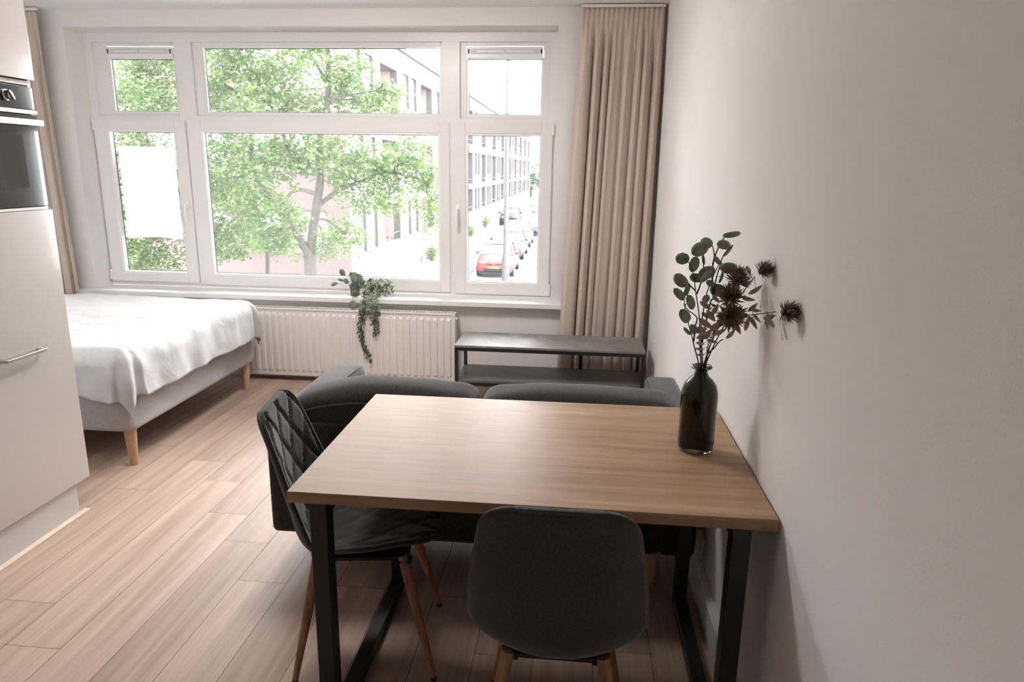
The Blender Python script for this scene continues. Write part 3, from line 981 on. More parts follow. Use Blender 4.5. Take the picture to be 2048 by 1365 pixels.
# ------------------------------------------------------------------ chairs
def chair(label, loc, rz):
    t = thing('dining_chair', label, 'chair', loc, rz, group='charcoal dining chairs at the table')
    prof = [(.225, .440, .10), (.215, .452, .150), (.185, .458, .190), (.12, .456, .212), (.03, .436, .222), (-.06, .420, .225), (-.13, .413, .224), (-.178, .430, .222), (-.207, .478, .221), (-.224, .56, .216), (-.240, .64, .206), (-.258, .73, .192), (-.273, .80, .179), (-.283, .838, .160), (-.287, .856, .136), (-.289, .866, .104)]
    P3 = smooth_path([(a, b, c) for a, b, c in prof], 6)
    # arc length
    L = [0]
    for a, b in zip(P3, P3[1:]): L.append(L[-1] + math.hypot(b.x - a.x, b.y - a.y))
    NS = 46
    front, back = [], []
    for i, p in enumerate(P3):
        a = P3[max(i - 1, 0)]; b = P3[min(i + 1, len(P3) - 1)]
        d = Vector((b.x - a.x, b.y - a.y)).normalized()
        nrm = Vector((d.y, -d.x))            # toward the sitter
        if nrm.y < 0 and p.x > -.1: nrm = -nrm
        tt = i / (len(P3) - 1)
        rowf, rowb = [], []
        curl = (.018 + .056 * math.exp(-((tt - .48) / .22) ** 2)) * (1 - min(1, max(0, (tt - .72) / .26)) ** 1.5)
        # pad thickness fades at both ends
        te = min(1, min(tt, 1 - tt) / .035)
        for j in range(NS + 1):
            s = -1 + 2 * j / NS
            s = math.copysign(1 - (1 - abs(s)) ** 1.5, s)
            hw = p.z
            off = curl * abs(s) ** 2.1
            th = .017 * math.sqrt(max(0, 1 - abs(s) ** 9)) * math.sqrt(max(0.0, 1 - (1 - te) ** 2))
            c2 = Vector((p.x, p.y)) + nrm * off
            x_ = hw * s
            q = 0
            if abs(s) < .86 and tt > .04 and tt < .965:
                A_ = 2 * PI * (x_ / .115 + L[i] / .17)
                B_ = 2 * PI * (x_ / .115 - L[i] / .17)
                g = min(abs(math.sin(A_ / 2)), abs(math.sin(B_ / 2)))
                q = -.010 * math.exp(-(g / .17) ** 2)
            elif abs(s) < .90: q = -.005
            f2 = c2 + nrm * (th + q)
            b2 = c2 - nrm * (th * .8)
            rowf.append((x_, f2.x, f2.y)); rowb.append((x_, b2.x, b2.y))
        front.append(rowf); back.append(rowb)
    bm = new()
    FV = [[bm.verts.new(q) for q in r] for r in front]
    BV = [[bm.verts.new(q) for q in r] for r in back]
    for G, flip in ((FV, False), (BV, True)):
        for a, b in zip(G, G[1:]):
            for j in range(NS):
                vs = (a[j], a[j + 1], b[j + 1], b[j])
                bm.faces.new(vs if not flip else tuple(reversed(vs)))
    n_ = len(FV)
    for i in range(n_ - 1):
        bm.faces.new((FV[i][0], FV[i + 1][0], BV[i + 1][0], BV[i][0]))
        bm.faces.new((FV[i][NS], BV[i][NS], BV[i + 1][NS], FV[i + 1][NS]))
    for j in range(NS):
        bm.faces.new((FV[0][j], BV[0][j], BV[0][j + 1], FV[0][j + 1]))
        bm.faces.new((FV[-1][j], FV[-1][j + 1], BV[-1][j + 1], BV[-1][j]))
    bmesh.ops.remove_doubles(bm, verts=bm.verts, dist=.0004)
    obj('seat_shell', bm, M_chair, t, smooth=True, world=False, angle=70)
    # piping round the rim
    rim = []
    idx = list(range(n_))
    for i in idx: rim.append(Vector(front[i][NS]) * .5 + Vector(back[i][NS]) * .5)
    for j in range(NS, -1, -2): rim.append(Vector(front[-1][j]) * .5 + Vector(back[-1][j]) * .5)
    for i in reversed(idx): rim.append(Vector(front[i][0]) * .5 + Vector(back[i][0]) * .5)
    for j in range(0, NS + 1, 2): rim.append(Vector(front[0][j]) * .5 + Vector(back[0][j]) * .5)
    pts = [rim[0]]
    for q in rim[1:]:
        if (q - pts[-1]).length > .006: pts.append(q)
    bm = new(); tube(bm, pts, .0024, 5, caps=False)
    obj('piping', bm, M_pipe, t, smooth=True, world=False)
    bm = new()
    box(bm, -.13, .13, -.15, .14, .384, .396, .004)
    for sx in (-1, 1):
        for sy in (-1, 1): box(bm, sx * .115 - .022, sx * .115 + .022, sy * .125 - .022, sy * .125 + .022, .376, .384, .002)
    obj('seat_bracket', bm, M_black, t, world=False)
    for sx in (-1, 1):
        for sy in (-1, 1):
            a = Vector((sx * .118, sy * .13 - .01, .398)); b = Vector((sx * .192, sy * .215, .012))
            bm = new()
            tube(bm, [a, a.lerp(b, .3), a.lerp(b, .7), b], [.0175, .0165, .0125, .0095], 16)
            lg = obj('leg', bm, M_leg, t, smooth=True, world=False)
            bm = new(); tube(bm, [b, Vector((b.x, b.y, .0005))], [.0098, .0100], 14)
            o = obj('foot_cap', bm, M_dark, lg, smooth=True, world=False)
    return t
chair('charcoal upholstered chair in the foreground, its plain back to the viewer', (-.532, -3.302, 0), 0)
chair('charcoal chair at the left end of the table, showing its diamond-quilted backrest', (-1.158, -2.938, 0), math.radians(-81.5))

# wall socket under the table
bm = new(); box(bm, -.009, -.0005, -2.535, -2.455, .155, .235, .004)
sk = obj('wall_socket', bm, M_bead, None, loc=(-.005, -2.495, .195), label='white wall socket low on the right wall beside the sofa back', cat='socket')

# added ceiling fill lamp, out of view, put in to brighten the room
cl_ = thing('added_fill_lamp', 'added round white fill lamp on the ceiling over the sofa, out of view', 'lamp', (-1.7, -1.6, 2.6))
bm = new(); lathe(bm, [(.001, 0), (.30, 0), (.305, -.012), (.30, -.025), (.001, -.025)], (-1.7, -1.6, 2.599), 40)
obj('fill_lamp_base', bm, M_pvc, cl_, smooth=True)
def fill_glow():
    m, nt, b = nodes('fill_lamp_glow')
    b.inputs['Base Color'].default_value = (.9, .9, .88, 1)
    b.inputs['Emission Color'].default_value = (1, .97, .94, 1)
    b.inputs['Emission Strength'].default_value = FILL  # emissive cover of the added fill lamp
    return m
bm = new(); lathe(bm, [(.001, -.105), (.09, -.102), (.18, -.090), (.25, -.065), (.28, -.0255)], (-1.7, -1.6, 2.599), 40)
obj('fill_lamp_shade', bm, fill_glow(), cl_, smooth=True)

# ------------------------------------------------------------------ measured shapes of the bouquet and the tree
LEAVES=[
 (-0.216,-2.93,1.332,0.0345,0.0392,90),
 (-0.175,-2.96,1.363,0.0510,0.0387,35),
 (-0.163,-2.99,1.384,0.0366,0.0274,-30),
 (-0.184,-2.94,1.318,0.0468,0.0281,75),
 (-0.1,-3.0,1.409,0.0485,0.0167,12),
 (-0.111,-2.96,1.377,0.0387,0.0263,-10),
 (-0.09,-2.92,1.356,0.0441,0.0110,50),
 (-0.159,-2.94,1.331,0.0343,0.0087,-80),
 (-0.127,-2.98,1.335,0.0368,0.0138,-50),
 (-0.086,-2.93,1.309,0.0486,0.0329,5),
 (-0.149,-2.96,1.298,0.0495,0.0418,0),
 (-0.225,-2.99,1.278,0.0488,0.0335,-42),
 (-0.175,-2.94,1.279,0.0390,0.0281,0),
 (-0.159,-3.0,1.293,0.0455,0.0167,55),
 (-0.222,-2.96,1.234,0.0464,0.0232,-45),
 (-0.195,-2.92,1.241,0.0410,0.0158,75),
 (-0.185,-2.94,1.208,0.0500,0.0265,-60),
 (-0.114,-2.98,1.29,0.0398,0.0092,80),
 (-0.112,-2.93,1.244,0.0424,0.0361,0),
 (-0.146,-2.96,1.222,0.0247,0.0278,0),
 (-0.206,-2.99,1.177,0.0518,0.0305,-50),
 (-0.189,-2.94,1.123,0.0312,0.0109,-45),
 (-0.182,-3.0,1.142,0.0334,0.0212,-60),
 (-0.138,-2.96,1.267,0.0278,0.0186,-30),
 (-0.137,-2.92,1.168,0.0284,0.0126,-30),
 (-0.119,-2.94,1.201,0.0219,0.0078,-20),
]
STEMS={
 'euc1':[(-0.152, -2.945, 1.027), (-0.168, -2.945, 1.084), (-0.174, -2.945, 1.106), (-0.185, -2.945, 1.137), (-0.205, -2.945, 1.205)],
 'euc1b':[(-0.169, -2.945, 1.094), (-0.168, -2.945, 1.138), (-0.166, -2.945, 1.166), (-0.196, -2.945, 1.19), (-0.206, -2.945, 1.218)],
 'euc2':[(-0.148, -2.945, 1.027), (-0.152, -2.945, 1.094), (-0.158, -2.945, 1.163), (-0.175, -2.945, 1.243), (-0.186, -2.945, 1.295), (-0.202, -2.945, 1.326)],
 'euc2b':[(-0.175, -2.945, 1.243), (-0.196, -2.945, 1.261), (-0.205, -2.945, 1.267)],
 'euc2c':[(-0.171, -2.945, 1.234), (-0.163, -2.945, 1.262), (-0.158, -2.945, 1.311), (-0.164, -2.945, 1.343)],
 'euc3':[(-0.146, -2.945, 1.027), (-0.151, -2.945, 1.126), (-0.149, -2.945, 1.179), (-0.143, -2.945, 1.238), (-0.12, -2.945, 1.312), (-0.11, -2.945, 1.321)],
 'euc4':[(-0.148, -2.945, 1.063), (-0.132, -2.945, 1.205), (-0.124, -2.945, 1.223), (-0.122, -2.945, 1.269), (-0.114, -2.945, 1.312), (-0.105, -2.945, 1.348), (-0.082, -2.945, 1.375)],
 'euc4b':[(-0.124, -2.945, 1.223), (-0.133, -2.945, 1.323), (-0.109, -2.945, 1.395), (-0.099, -2.945, 1.403)],
 'euc4c':[(-0.133, -2.945, 1.317), (-0.131, -2.945, 1.344), (-0.138, -2.945, 1.371)],
 'fl1':[(-0.134, -2.945, 1.028), (-0.128, -2.945, 1.079), (-0.116, -2.945, 1.121), (-0.1, -2.945, 1.15), (-0.075, -2.945, 1.169)],
 'fl2':[(-0.129, -2.945, 1.063), (-0.106, -2.945, 1.143), (-0.07, -2.945, 1.207), (-0.058, -2.945, 1.241)],
 'fl3':[(-0.101, -2.945, 1.159), (-0.051, -2.945, 1.229), (-0.03, -2.985, 1.286), (-0.036, -3.03, 1.3)],
 'fl4':[(-0.128, -2.945, 1.079), (-0.088, -2.945, 1.141), (-0.06, -2.945, 1.167), (-0.032, -2.995, 1.187), (-0.032, -3.245, 1.247)],
 'fl5':[(-0.126, -2.945, 1.06), (-0.112, -2.945, 1.074), (-0.096, -2.945, 1.097), (-0.086, -2.945, 1.103)],
}
HEADS= [(-0.031, -3.07, 1.32), (-0.064, -2.96, 1.273), (-0.084, -2.985, 1.232), (-0.083, -3.0, 1.184), (-0.031, -3.31, 1.261)]
TAN=[
 (-0.155,-3.009,1.213,0.0393,0.0181,-40),
 (-0.134,-2.985,1.179,0.0428,0.0183,-50),
 (-0.142,-2.961,1.152,0.0557,0.0186,-35),
 (-0.162,-2.997,1.141,0.0395,0.0213,10),
 (-0.15,-2.973,1.117,0.0369,0.0184,20),
 (-0.161,-3.009,1.104,0.0272,0.0091,-10),
 (-0.157,-2.985,1.082,0.0275,0.0092,-5),
 (-0.148,-2.961,1.059,0.0216,0.0093,0),
 (-0.126,-2.997,1.2,0.0395,0.0152,70),
 (-0.121,-2.973,1.226,0.0338,0.0123,-45),
 (-0.111,-3.009,1.139,0.0393,0.0151,30),
 (-0.12,-2.985,1.149,0.0428,0.0183,45),
 (-0.12,-2.961,1.1,0.0340,0.0124,-20),
 (-0.077,-2.997,1.132,0.0395,0.0182,60),
 (-0.054,-2.973,1.142,0.0369,0.0138,-60),
 (-0.075,-3.009,1.156,0.0332,0.0121,-50),
 (-0.033,-2.985,1.161,0.0489,0.0138,80),
 (-0.031,-3.041,1.176,0.0446,0.0134,-60),
 (-0.032,-3.027,1.215,0.0359,0.0150,55),
 (-0.032,-3.063,1.214,0.0294,0.0103,-5),
 (-0.052,-3.009,1.19,0.0363,0.0181,0),
 (-0.035,-3.045,1.267,0.0445,0.0148,40),
 (-0.031,-2.961,1.228,0.0433,0.0170,-12),
 (-0.032,-3.077,1.196,0.0351,0.0102,-40),
 (-0.03,-3.193,1.223,0.0358,0.0151,10),
 (-0.031,-3.179,1.203,0.0277,0.0139,-80),
 (-0.03,-3.215,1.211,0.0299,0.0122,-50),
 (-0.037,-2.961,1.307,0.0309,0.0124,-70),
 (-0.141,-2.997,1.129,0.0365,0.0182,60),
 (-0.098,-2.973,1.164,0.0369,0.0154,20),
]
BLOBS= [(-11.84, 13.5, 3.81, 0.99), (-12.92, 14, 3.36, 0.68), (-9.52, 13, 3.99, 0.9), (-10.24, 14, 3.24, 0.81), (-8.58, 13.5, 3.82, 0.92), (-8.45, 12.8, 3.08, 0.76), (-7.7, 13.5, 3.09, 0.66), (-6.53, 13.3, 3.92, 0.65), (-6.66, 14, 3.27, 0.81), (-7.12, 12.5, 4.15, 0.37), (-5.7, 13.5, 3.35, 0.59), (-11.22, 13, 2.96, 0.77), (-9.69, 13.5, 1.81, 0.92), (-8.51, 13, 1.69, 0.83), (-10.46, 14, 0.74, 0.81), (-9.13, 13, 0.67, 0.71), (-10.01, 13.5, -0.31, 0.79), (-8.56, 12.8, -0.28, 0.63), (-10.87, 14, -0.51, 0.68), (-12.3, 13.6, -0.93, 0.8), (-12.77, 13, -0.73, 0.77), (-7.91, 13.2, 1.96, 0.65), (-6.91, 13, 1.96, 0.64), (-6.74, 13.6, 1.34, 0.66), (-5.87, 13, 1.73, 0.64), (-5.3, 13.3, 1.62, 0.59), (-5.38, 13, 0.87, 0.45), (-4.54, 13.4, 1.38, 0.52), (-4.33, 13, 0.76, 0.45), (-5.07, 14, 2.01, 0.54), (-6.67, 13.2, -0.14, 0.52), (-7.46, 13.8, -0.55, 0.4), (-8.15, 12.6, 0.45, 0.56), (-6.16, 13.4, 0.71, 0.46), (-12.63, 13.5, 1.9, 1.06), (-12.21, 13.5, 0.59, 1.06), (-11.6, 13.8, 1.26, 1.07), (-6.15, 13.5, 5.24, 0.92), (-7.5, 13, 5.26, 1.15), (-9.68, 13.5, 5.13, 1.19), (-11.88, 13.8, 5.08, 1.21), (-10.99, 13.5, -1.58, 0.53), (-8.22, 14, -0.1, 0.34), (-4.28, 13, 0.26, 0.23)]
LIMBS=[
 (0.17,[(-7.85, 13.5, -2.61), (-7.78, 13.5, -1.39), (-7.79, 13.5, -0.79)]),
 (0.13,[(-7.83, 13.6, -0.8), (-7.68, 13.6, -0.1), (-7.52, 13.6, 0.69), (-7.42, 13.6, 1.26), (-7.38, 13.6, 2.23), (-7.12, 13.6, 3.23), (-7.05, 13.6, 4.5), (-7.08, 13.6, 5.38)]),
 (0.1,[(-7.75, 13.4, -0.83), (-8.05, 13.4, -0.31), (-8.35, 13.4, 0.19), (-8.76, 13.4, 0.66), (-9.18, 13.4, 1.56), (-9.17, 13.4, 2.58), (-9.51, 13.4, 3.44)]),
 (0.05,[(-7.44, 13.2, 0.86), (-7.84, 13.2, 0.95), (-8.14, 13.2, 0.82), (-8.32, 13.2, 0.54)]),
 (0.06,[(-7.54, 13.7, 0.53), (-6.97, 13.7, 0.93), (-6.42, 13.7, 1.15), (-5.68, 13.7, 1.42), (-4.61, 13.7, 1.24)]),
 (0.06,[(-7.35, 13.3, 1.39), (-7.73, 13.3, 1.64), (-8.11, 13.3, 1.96), (-8.31, 13.3, 2.58), (-8.78, 13.3, 3.55), (-9.25, 13.3, 4.27)]),
 (0.05,[(-8.44, 13.6, 0.17), (-9.1, 13.6, 0.56), (-9.74, 13.6, 0.22), (-10.22, 13.6, -0.11)]),
 (0.04,[(-8.54, 13.3, 0.42), (-9.07, 13.3, 1.36), (-9.43, 13.3, 1.28), (-9.9, 13.3, 1.2)]),
 (0.03,[(-7.09, 13.5, 3.22), (-6.49, 13.5, 3.34), (-5.7, 13.5, 3.47)]),
 (0.04,[(-7.07, 13.5, 3.58), (-7.49, 13.5, 4.3), (-8.24, 13.5, 4.89)]),
 (0.03,[(-7.47, 13.4, 0.18), (-7.18, 13.4, 0.13), (-6.74, 13.4, -0.22)]),
]
# ------------------------------------------------------------------ vase and dried flowers
vx, vy, vz = -.141, -2.950, .7645
bm = new()
outer = [(.001, .0), (.040, .0), (.049, .003), (.0525, .010), (.0535, .03), (.0535, .165), (.052, .183), (.046, .203), (.034, .219), (.023, .229), (.0185, .238), (.0180, .246), (.0215, .250), (.0285, .252), (.031, .256), (.0285, .260), (.020, .262)]
inner = [(.0155, .258), (.0150, .240), (.020, .2265), (.031, .2155), (.043, .200), (.0485, .182), (.0500, .165), (.0500, .03), (.047, .020), (.030, .016), (.001, .015)]
lathe(bm, outer + inner, (vx, vy, vz), 56)
bmesh.ops.remove_doubles(bm, verts=bm.verts, dist=.0005)
va = obj('glass_bottle_vase', bm, M_vase, None, smooth=True, angle=60, loc=(vx, vy, vz), label='dark olive glass bottle vase on the oak table by the wall', cat='vase')

def leaf(bm, c, ln, wd, ang, tip=.0, tiltx=0.0, tilty=0.0, curve=.12, kind='round', n=5, up=None):
    """leaf blade lying roughly in the xz plane, ang degrees from +x, given real curl"""
    ca, sa = math.cos(math.radians(ang)), math.sin(math.radians(ang))
    A = Vector((ca, 0, sa)); B = Vector((-sa, 0, ca)); Nn = Vector((0, -1, 0))
    R1 = Matrix.Rotation(tiltx, 3, A) @ Matrix.Rotation(tilty, 3, B)
    A, B, Nn = R1 @ A, R1 @ B, R1 @ Nn
    rows = []
    for i in range(n + 1):
        u = i / n
        if kind == 'round': hw = math.sqrt(max(0, 1 - (2 * u - 1) ** 2)) ** .9
        elif kind == 'lance': hw = math.sin(PI * u ** .8) ** .9
        else: hw = math.sin(PI * u ** 1.5) ** .8
        hw = max(hw, .04)
        ctr = c + A * (u - .5) * ln + Nn * curve * ln * (1 - (2 * u - 1) ** 2)
        rows.append([bm.verts.new(ctr + B * hw * wd * .5 * s + Nn * (abs(s) * -.10 * wd)) for s in (-1, -.5, 0, .5, 1)])
    for a, b in zip(rows, rows[1:]):
        for j in range(4): bm.faces.new((a[j], a[j + 1], b[j + 1], b[j]))
def solid(o, t=.0006):
    md = o.modifiers.new('thick', 'SOLIDIFY'); md.thickness = t
r = random.Random(3)
neck = Vector((vx, vy, vz + .25))
foot = lambda dx, dy: Vector((vx + dx, vy + dy, vz + .03))
groups_e = [
 ('eucalyptus_branch', 'eucalyptus branch leaning left out of the vase with oval green leaves', ['euc1', 'euc1b'], lambda p: p[2] < 1.25 and p[0] < -.17),
 ('eucalyptus_branch', 'tall eucalyptus branch with round leaves rising straight from the vase', ['euc2', 'euc2b', 'euc2c'], lambda p: p[0] < -.155),
 ('eucalyptus_branch', 'tallest eucalyptus branch, its tip leaf pointing at the wall', ['euc3', 'euc4', 'euc4b', 'euc4c'], lambda p: True)]
left = list(LEAVES)
for gi, (nm, lb, sts, test) in enumerate(groups_e):
    t = thing(nm, lb, 'branch', tuple(neck), group='eucalyptus branches in the vase')
    bm = new()
    for k, s in enumerate(sts):
        pts = [Vector(p) for p in STEMS[s]]
        if k == 0:
            st = Vector((vx + (-.006 + .005 * gi), vy + .004 * (gi - 1), vz + .245))
            pts = [foot(.012 * (gi - 1) - .01, .01), Vector((vx - .003 + .004 * gi, vy, vz + .14)), st] + pts[1:]
        pp = smooth_path(pts, 5)
        m = len(pp)
        tube(bm, pp, [.0026 - .0015 * i / m for i in range(m)], 6)
    mine = [l for l in left if test(l)]
    left = [l for l in left if not test(l)]
    # leaf stalks
    allp = [q for s in sts for q in smooth_path([Vector(p) for p in STEMS[s]], 6)]
    for l in mine:
        c = Vector(l[:3])
        q = min(allp, key=lambda a: (a - c).length + (.03 if a.z > c.z else 0))
        tube(bm, [q, q.lerp(c, .5) + Vector((0, 0, .002)), c], .0009, 5)
    obj('stem', bm, M_stem, t, smooth=True)
    bm = new()
    for l in mine:
        leaf(bm, Vector(l[:3]), l[3], l[4], l[5], tiltx=r.uniform(-.35, .35), tilty=r.uniform(-.35, .35), curve=r.uniform(.04, .14), n=9)
    solid(obj('foliage', bm, M_euc, t, smooth=True))
# dried flowers
def flowerhead(bm, c, axis, rad, seed):
    r = random.Random(seed)
    axis = Vector(axis).normalized()
    a = axis.orthogonal().normalized(); b = axis.cross(a)
    for k in range(210):
        th = r.uniform(0, 2 * PI)
        el = r.uniform(-.35, 1.35)
        d = (a * math.cos(th) + b * math.sin(th)) * math.cos(el) + axis * math.sin(el)
        ln = rad * r.uniform(.75, 1.15)
        base = c + d * rad * .12
        tip = base + d * ln + axis * rad * .22 + Vector((r.uniform(-.1, .1), r.uniform(-.1, .1), r.uniform(-.1, .1))) * rad
        side = d.cross(axis)
        side = (side.normalized() if side.length > .01 else a) * rad * r.uniform(.06, .11)
        midp = base.lerp(tip, .55) + axis * (-rad * .06)
        v = [bm.verts.new(p) for p in (base - side * .6, base + side * .6, midp + side, tip, midp - side)]
        bm.faces.new((v[0], v[1], v[2], v[4])); bm.faces.new((v[4], v[2], v[3]))
    rr = bmesh.ops.create_icosphere(bm, subdivisions=2, radius=rad * .32)
    for v in rr['verts']: v.co = v.co + c + axis * rad * .05
fl = [
 ('dried_flower_stem', 'dried brown flower stem whose thistle head stands highest near the wall', ['fl3'], [0], [21, 22, 27]),
 ('dried_flower_stem', 'dried brown flower stem with two stacked heads among the green leaves', ['fl2'], [1, 2], [0, 8, 9, 20]),
 ('dried_flower_stem', 'dried brown flower stem whose head faces the camera above tan leaves', ['fl1', 'fl5'], [3], [1, 2, 3, 4, 5, 6, 7, 10, 11, 12, 13, 14, 15, 28, 29]),
 ('dried_flower_stem', 'dried brown flower stem reaching far right with a single low head', ['fl4'], [4], [16, 17, 18, 19, 23, 24, 25, 26])]
axes = [(.55, -.15, .35), (.1, -.2, .9), (-.1, -.5, .8), (.02, -1, .1), (.75, -.35, .02)]
rads = [.030, .038, .035, .040, .031]
for gi, (nm, lb, sts, hd, tl) in enumerate(fl):
    t = thing(nm, lb, 'dried flower', tuple(neck), group='dried flowers in the vase')
    bm = new()
    for k, s in enumerate(sts):
        pts = [Vector(p) for p in STEMS[s]]
        if k == 0:
            pts = [foot(.008 * gi - .002, -.008), Vector((vx + .006 + .002 * gi, vy - .004, vz + .15)), Vector((vx + .004 + .002 * gi, vy - .004, vz + .245)), Vector((vx + .008 + .002 * gi, vy - .004, vz + .28))] + (pts[1:] if gi != 0 else [Vector((-.11, -2.96, 1.13))] + pts[1:])
        pp = smooth_path(pts, 5)
        tube(bm, pp, [.0024 - .0012 * i / len(pp) for i in range(len(pp))], 6)
    allp = [q for s in sts for q in smooth_path([Vector(p) for p in STEMS[s]], 6)]
    for k in tl:
        c = Vector(TAN[k][:3]); q = min(allp, key=lambda a: (a - c).length)
        tube(bm, [q, c], .0007, 5)
    for h in hd[1:]:
        tube(bm, [Vector(HEADS[hd[0]]), Vector(HEADS[h])], .0015, 6)
    obj('stem', bm, M_stem, t, smooth=True)
    bm = new()
    for k in tl:
        l = TAN[k]
        leaf(bm, Vector(l[:3]), l[3], l[4], l[5], tiltx=r.uniform(-.6, .6), tilty=r.uniform(-.3, .3), curve=r.uniform(.02, .12), kind='lance')
    solid(obj('dried_leaves', bm, M_tan, t, smooth=True))
    for h in hd:
        bm = new(); flowerhead(bm, Vector(HEADS[h]), axes[h], rads[h], h + 5)
        obj('flower_head', bm, M_head, t)

# ------------------------------------------------------------------ plants on the sill
def pot(t, x, y, z, r0, r1, h):
    bm = new()
    lathe(bm, [(.001, 0), (r0, 0), (r1, h - .008), (r1 + .003, h - .008), (r1 + .003, h), (r1 - .002, h), (r1 - .004, h - .012), (.001, h - .012)], (x, y, z), 32)
    obj('pot', bm, M_pot, t, smooth=True)
    bm = new(); lathe(bm, [(.001, h - .008), (r1 - .005, h - .010)], (x, y, z), 20)
    obj('soil', bm, M_soil, t)
p1 = thing('potted_plant', 'small plant with round grey-green leaves in a grey pot on the window sill', 'plant', (-2.152, .045, WZ0 + .0005))
px_, py_, pz_ = -2.152, .045, WZ0 + .0005
pot(p1, px_, py_, pz_, .030, .040, .085)
bm = new(); bs = new()
L1 = [(-2.238, .03, .808, .058, .050, 90), (-2.30, .02, .722, .062, .026, 200), (-2.262, .06, .748, .05, .02, 170), (-2.18, .06, .785, .05, .045, 60), (-2.147, .02, .762, .075, .058, -60), (-2.118, .04, .77, .07, .06, -70), (-2.10, .02, .725, .062, .055, -80), (-2.20, -.0, .75, .05, .035, 120), (-2.165, .08, .79, .05, .04, 30), (-2.125, .0, .672, .055, .030, -85), (-2.11, -.085, .672, .058, .050, -80), (-2.128, -.098, .598, .062, .055, -90), (-2.085, .01, .745, .04, .04, 0)]
for x, y, z, ln, wd, a in L1:
    leaf(bm, Vector((x, y, z)), ln, wd, a, tiltx=r.uniform(-.4, .4), tilty=r.uniform(-.5, .5), curve=.08, n=6)
    st = Vector((px_, py_, pz_ + .075)); c = Vector((x, y, z))
    if z < .70 and y < 0:
        tube(bs, smooth_path([st, (px_ + .03, py_ - .06, pz_ + .095), (x, -.078, .70), c]), .0012, 5)
    else: tube(bs, smooth_path([st, st.lerp(c, .5) + Vector((0, 0, .012)), c]), .0012, 5)
solid(obj('foliage', bm, M_pep, p1, smooth=True)); obj('stem', bs, M_pep, p1, smooth=True)
p2 = thing('trailing_plant', 'small-leaved trailing plant hanging from the window sill over the radiator', 'plant', (-1.985, .045, WZ0 + .0005))
pot(p2, -1.995, .045, pz_, .030, .040, .085)
bm, bd, bs = new(), new(), new()
r = random.Random(21)
for k in range(330):
    th = r.uniform(0, 2 * PI); ph_ = r.random()
    c = Vector((-1.960 + .118 * math.cos(th) * ph_ ** .5, .0 + .075 * math.sin(th) * ph_ ** .5, .70 + r.uniform(-.05, .075) * (1.15 - .5 * ph_)))
    if c.y > .13: c.y = .13
    if c.z < WZ0 + .01 and c.y > -.085: c.z = WZ0 + .012 + r.random() * .02
    leaf(bm if r.random() < .8 else bd, c, r.uniform(.018, .030), r.uniform(.008, .014), r.uniform(0, 360), tiltx=r.uniform(-1, 1), tilty=r.uniform(-.8, .8), curve=.1, kind='lance', n=3)
for pts in ([(-1.99, 0, .73), (-2.03, -.085, .68), (-2.045, -.125, .60), (-2.055, -.13, .53), (-2.065, -.13, .44), (-2.06, -.13, .36), (-2.03, -.13, .27), (-1.995, -.13, .185)],
            [(-1.97, 0, .73), (-2.02, -.09, .67), (-2.03, -.13, .58), (-2.04, -.135, .50), (-2.058, -.135, .40), (-2.04, -.135, .31), (-2.01, -.135, .24)],
            [(-1.95, 0, .73), (-1.955, -.09, .68), (-1.935, -.125, .58), (-1.94, -.13, .50), (-1.945, -.13, .42), (-1.955, -.13, .385)],
            [(-1.95, 0, .72), (-1.975, -.095, .67), (-1.97, -.125, .60), (-1.96, -.13, .52), (-1.965, -.13, .47)],
            [(-1.96, 0, .72), (-1.99, -.09, .67), (-1.995, -.13, .59), (-2.00, -.135, .545)]):
    pp = smooth_path(pts, 8)
    tube(bs, pp, .0011, 5)
    for i, q in enumerate(pp[6:]):
        for _ in range(3 if q.z > .45 else 2):
            big = r.random() < .25 and q.z < .33
            leaf(bd if q.z < .56 else bm, q + Vector((r.uniform(-.020, .020), r.uniform(-.018, .004), r.uniform(-.012, .006))), r.uniform(.018, .027) * (1.45 if big else 1), r.uniform(.009, .013) * (1.3 if big else 1), r.uniform(-120, -20) if r.random() < .7 else r.uniform(0, 360), tiltx=r.uniform(-.8, .8), tilty=r.uniform(-.7, .7), curve=.1, kind='lance', n=3)
solid(obj('pale_leaves', bm, M_ivy, p2, smooth=True, label='cream and green variegated leaves'))
solid(obj('hanging_leaves', bd, M_ivyd, p2, smooth=True)); obj('stem', bs, M_ivyd, p2, smooth=True)

# ------------------------------------------------------------------ board outside the left casement
bm = new()
NXs = 12
rows = []
for i in range(NXs + 1):
    u = i / NXs
    x = -4.105 + .455 * u
    y = .375 + .02 * math.sin(PI * u)
    rows.append([bm.verts.new((x, y, .985 + .012 * math.sin(PI * u))), bm.verts.new((x, y, 1.70 - .012 * u))])
for a, b in zip(rows, rows[1:]): bm.faces.new((a[0], b[0], b[1], a[1]))
brd = thing('board', 'blank white board fixed outside the left casement window', 'board', (-3.88, .38, 1.0))
for bx_, bz_ in ((-4.09, 1.01), (-3.67, 1.01), (-4.09, 1.67), (-3.67, 1.67)):
    obj('bracket', box(new(), bx_ - .008, bx_ + .008, .2655, .374, bz_ - .01, bz_ + .01), M_sign, brd)
o = obj('board_panel', bm, M_sign, brd, smooth=True)
md = o.modifiers.new('thick', 'SOLIDIFY'); md.thickness = .006

# ------------------------------------------------------------------ street
G = -3.2
struct('ground', box(new(), -60, 40, .6, 230, G - .4, G - .12), M_road)
obj('pavement', box(new(), -60, -5.6, 6, 200, G - .12, G, .01), M_pave, kind='structure')
obj('street_surface', box(new(), -5.6, 2.5, 6, 200, G - .12, G - .06), M_road, kind='structure')
obj('kerb', box(new(), -5.62, -5.5, 6, 200, G - .06, G + .005, .01), M_conc, kind='structure')
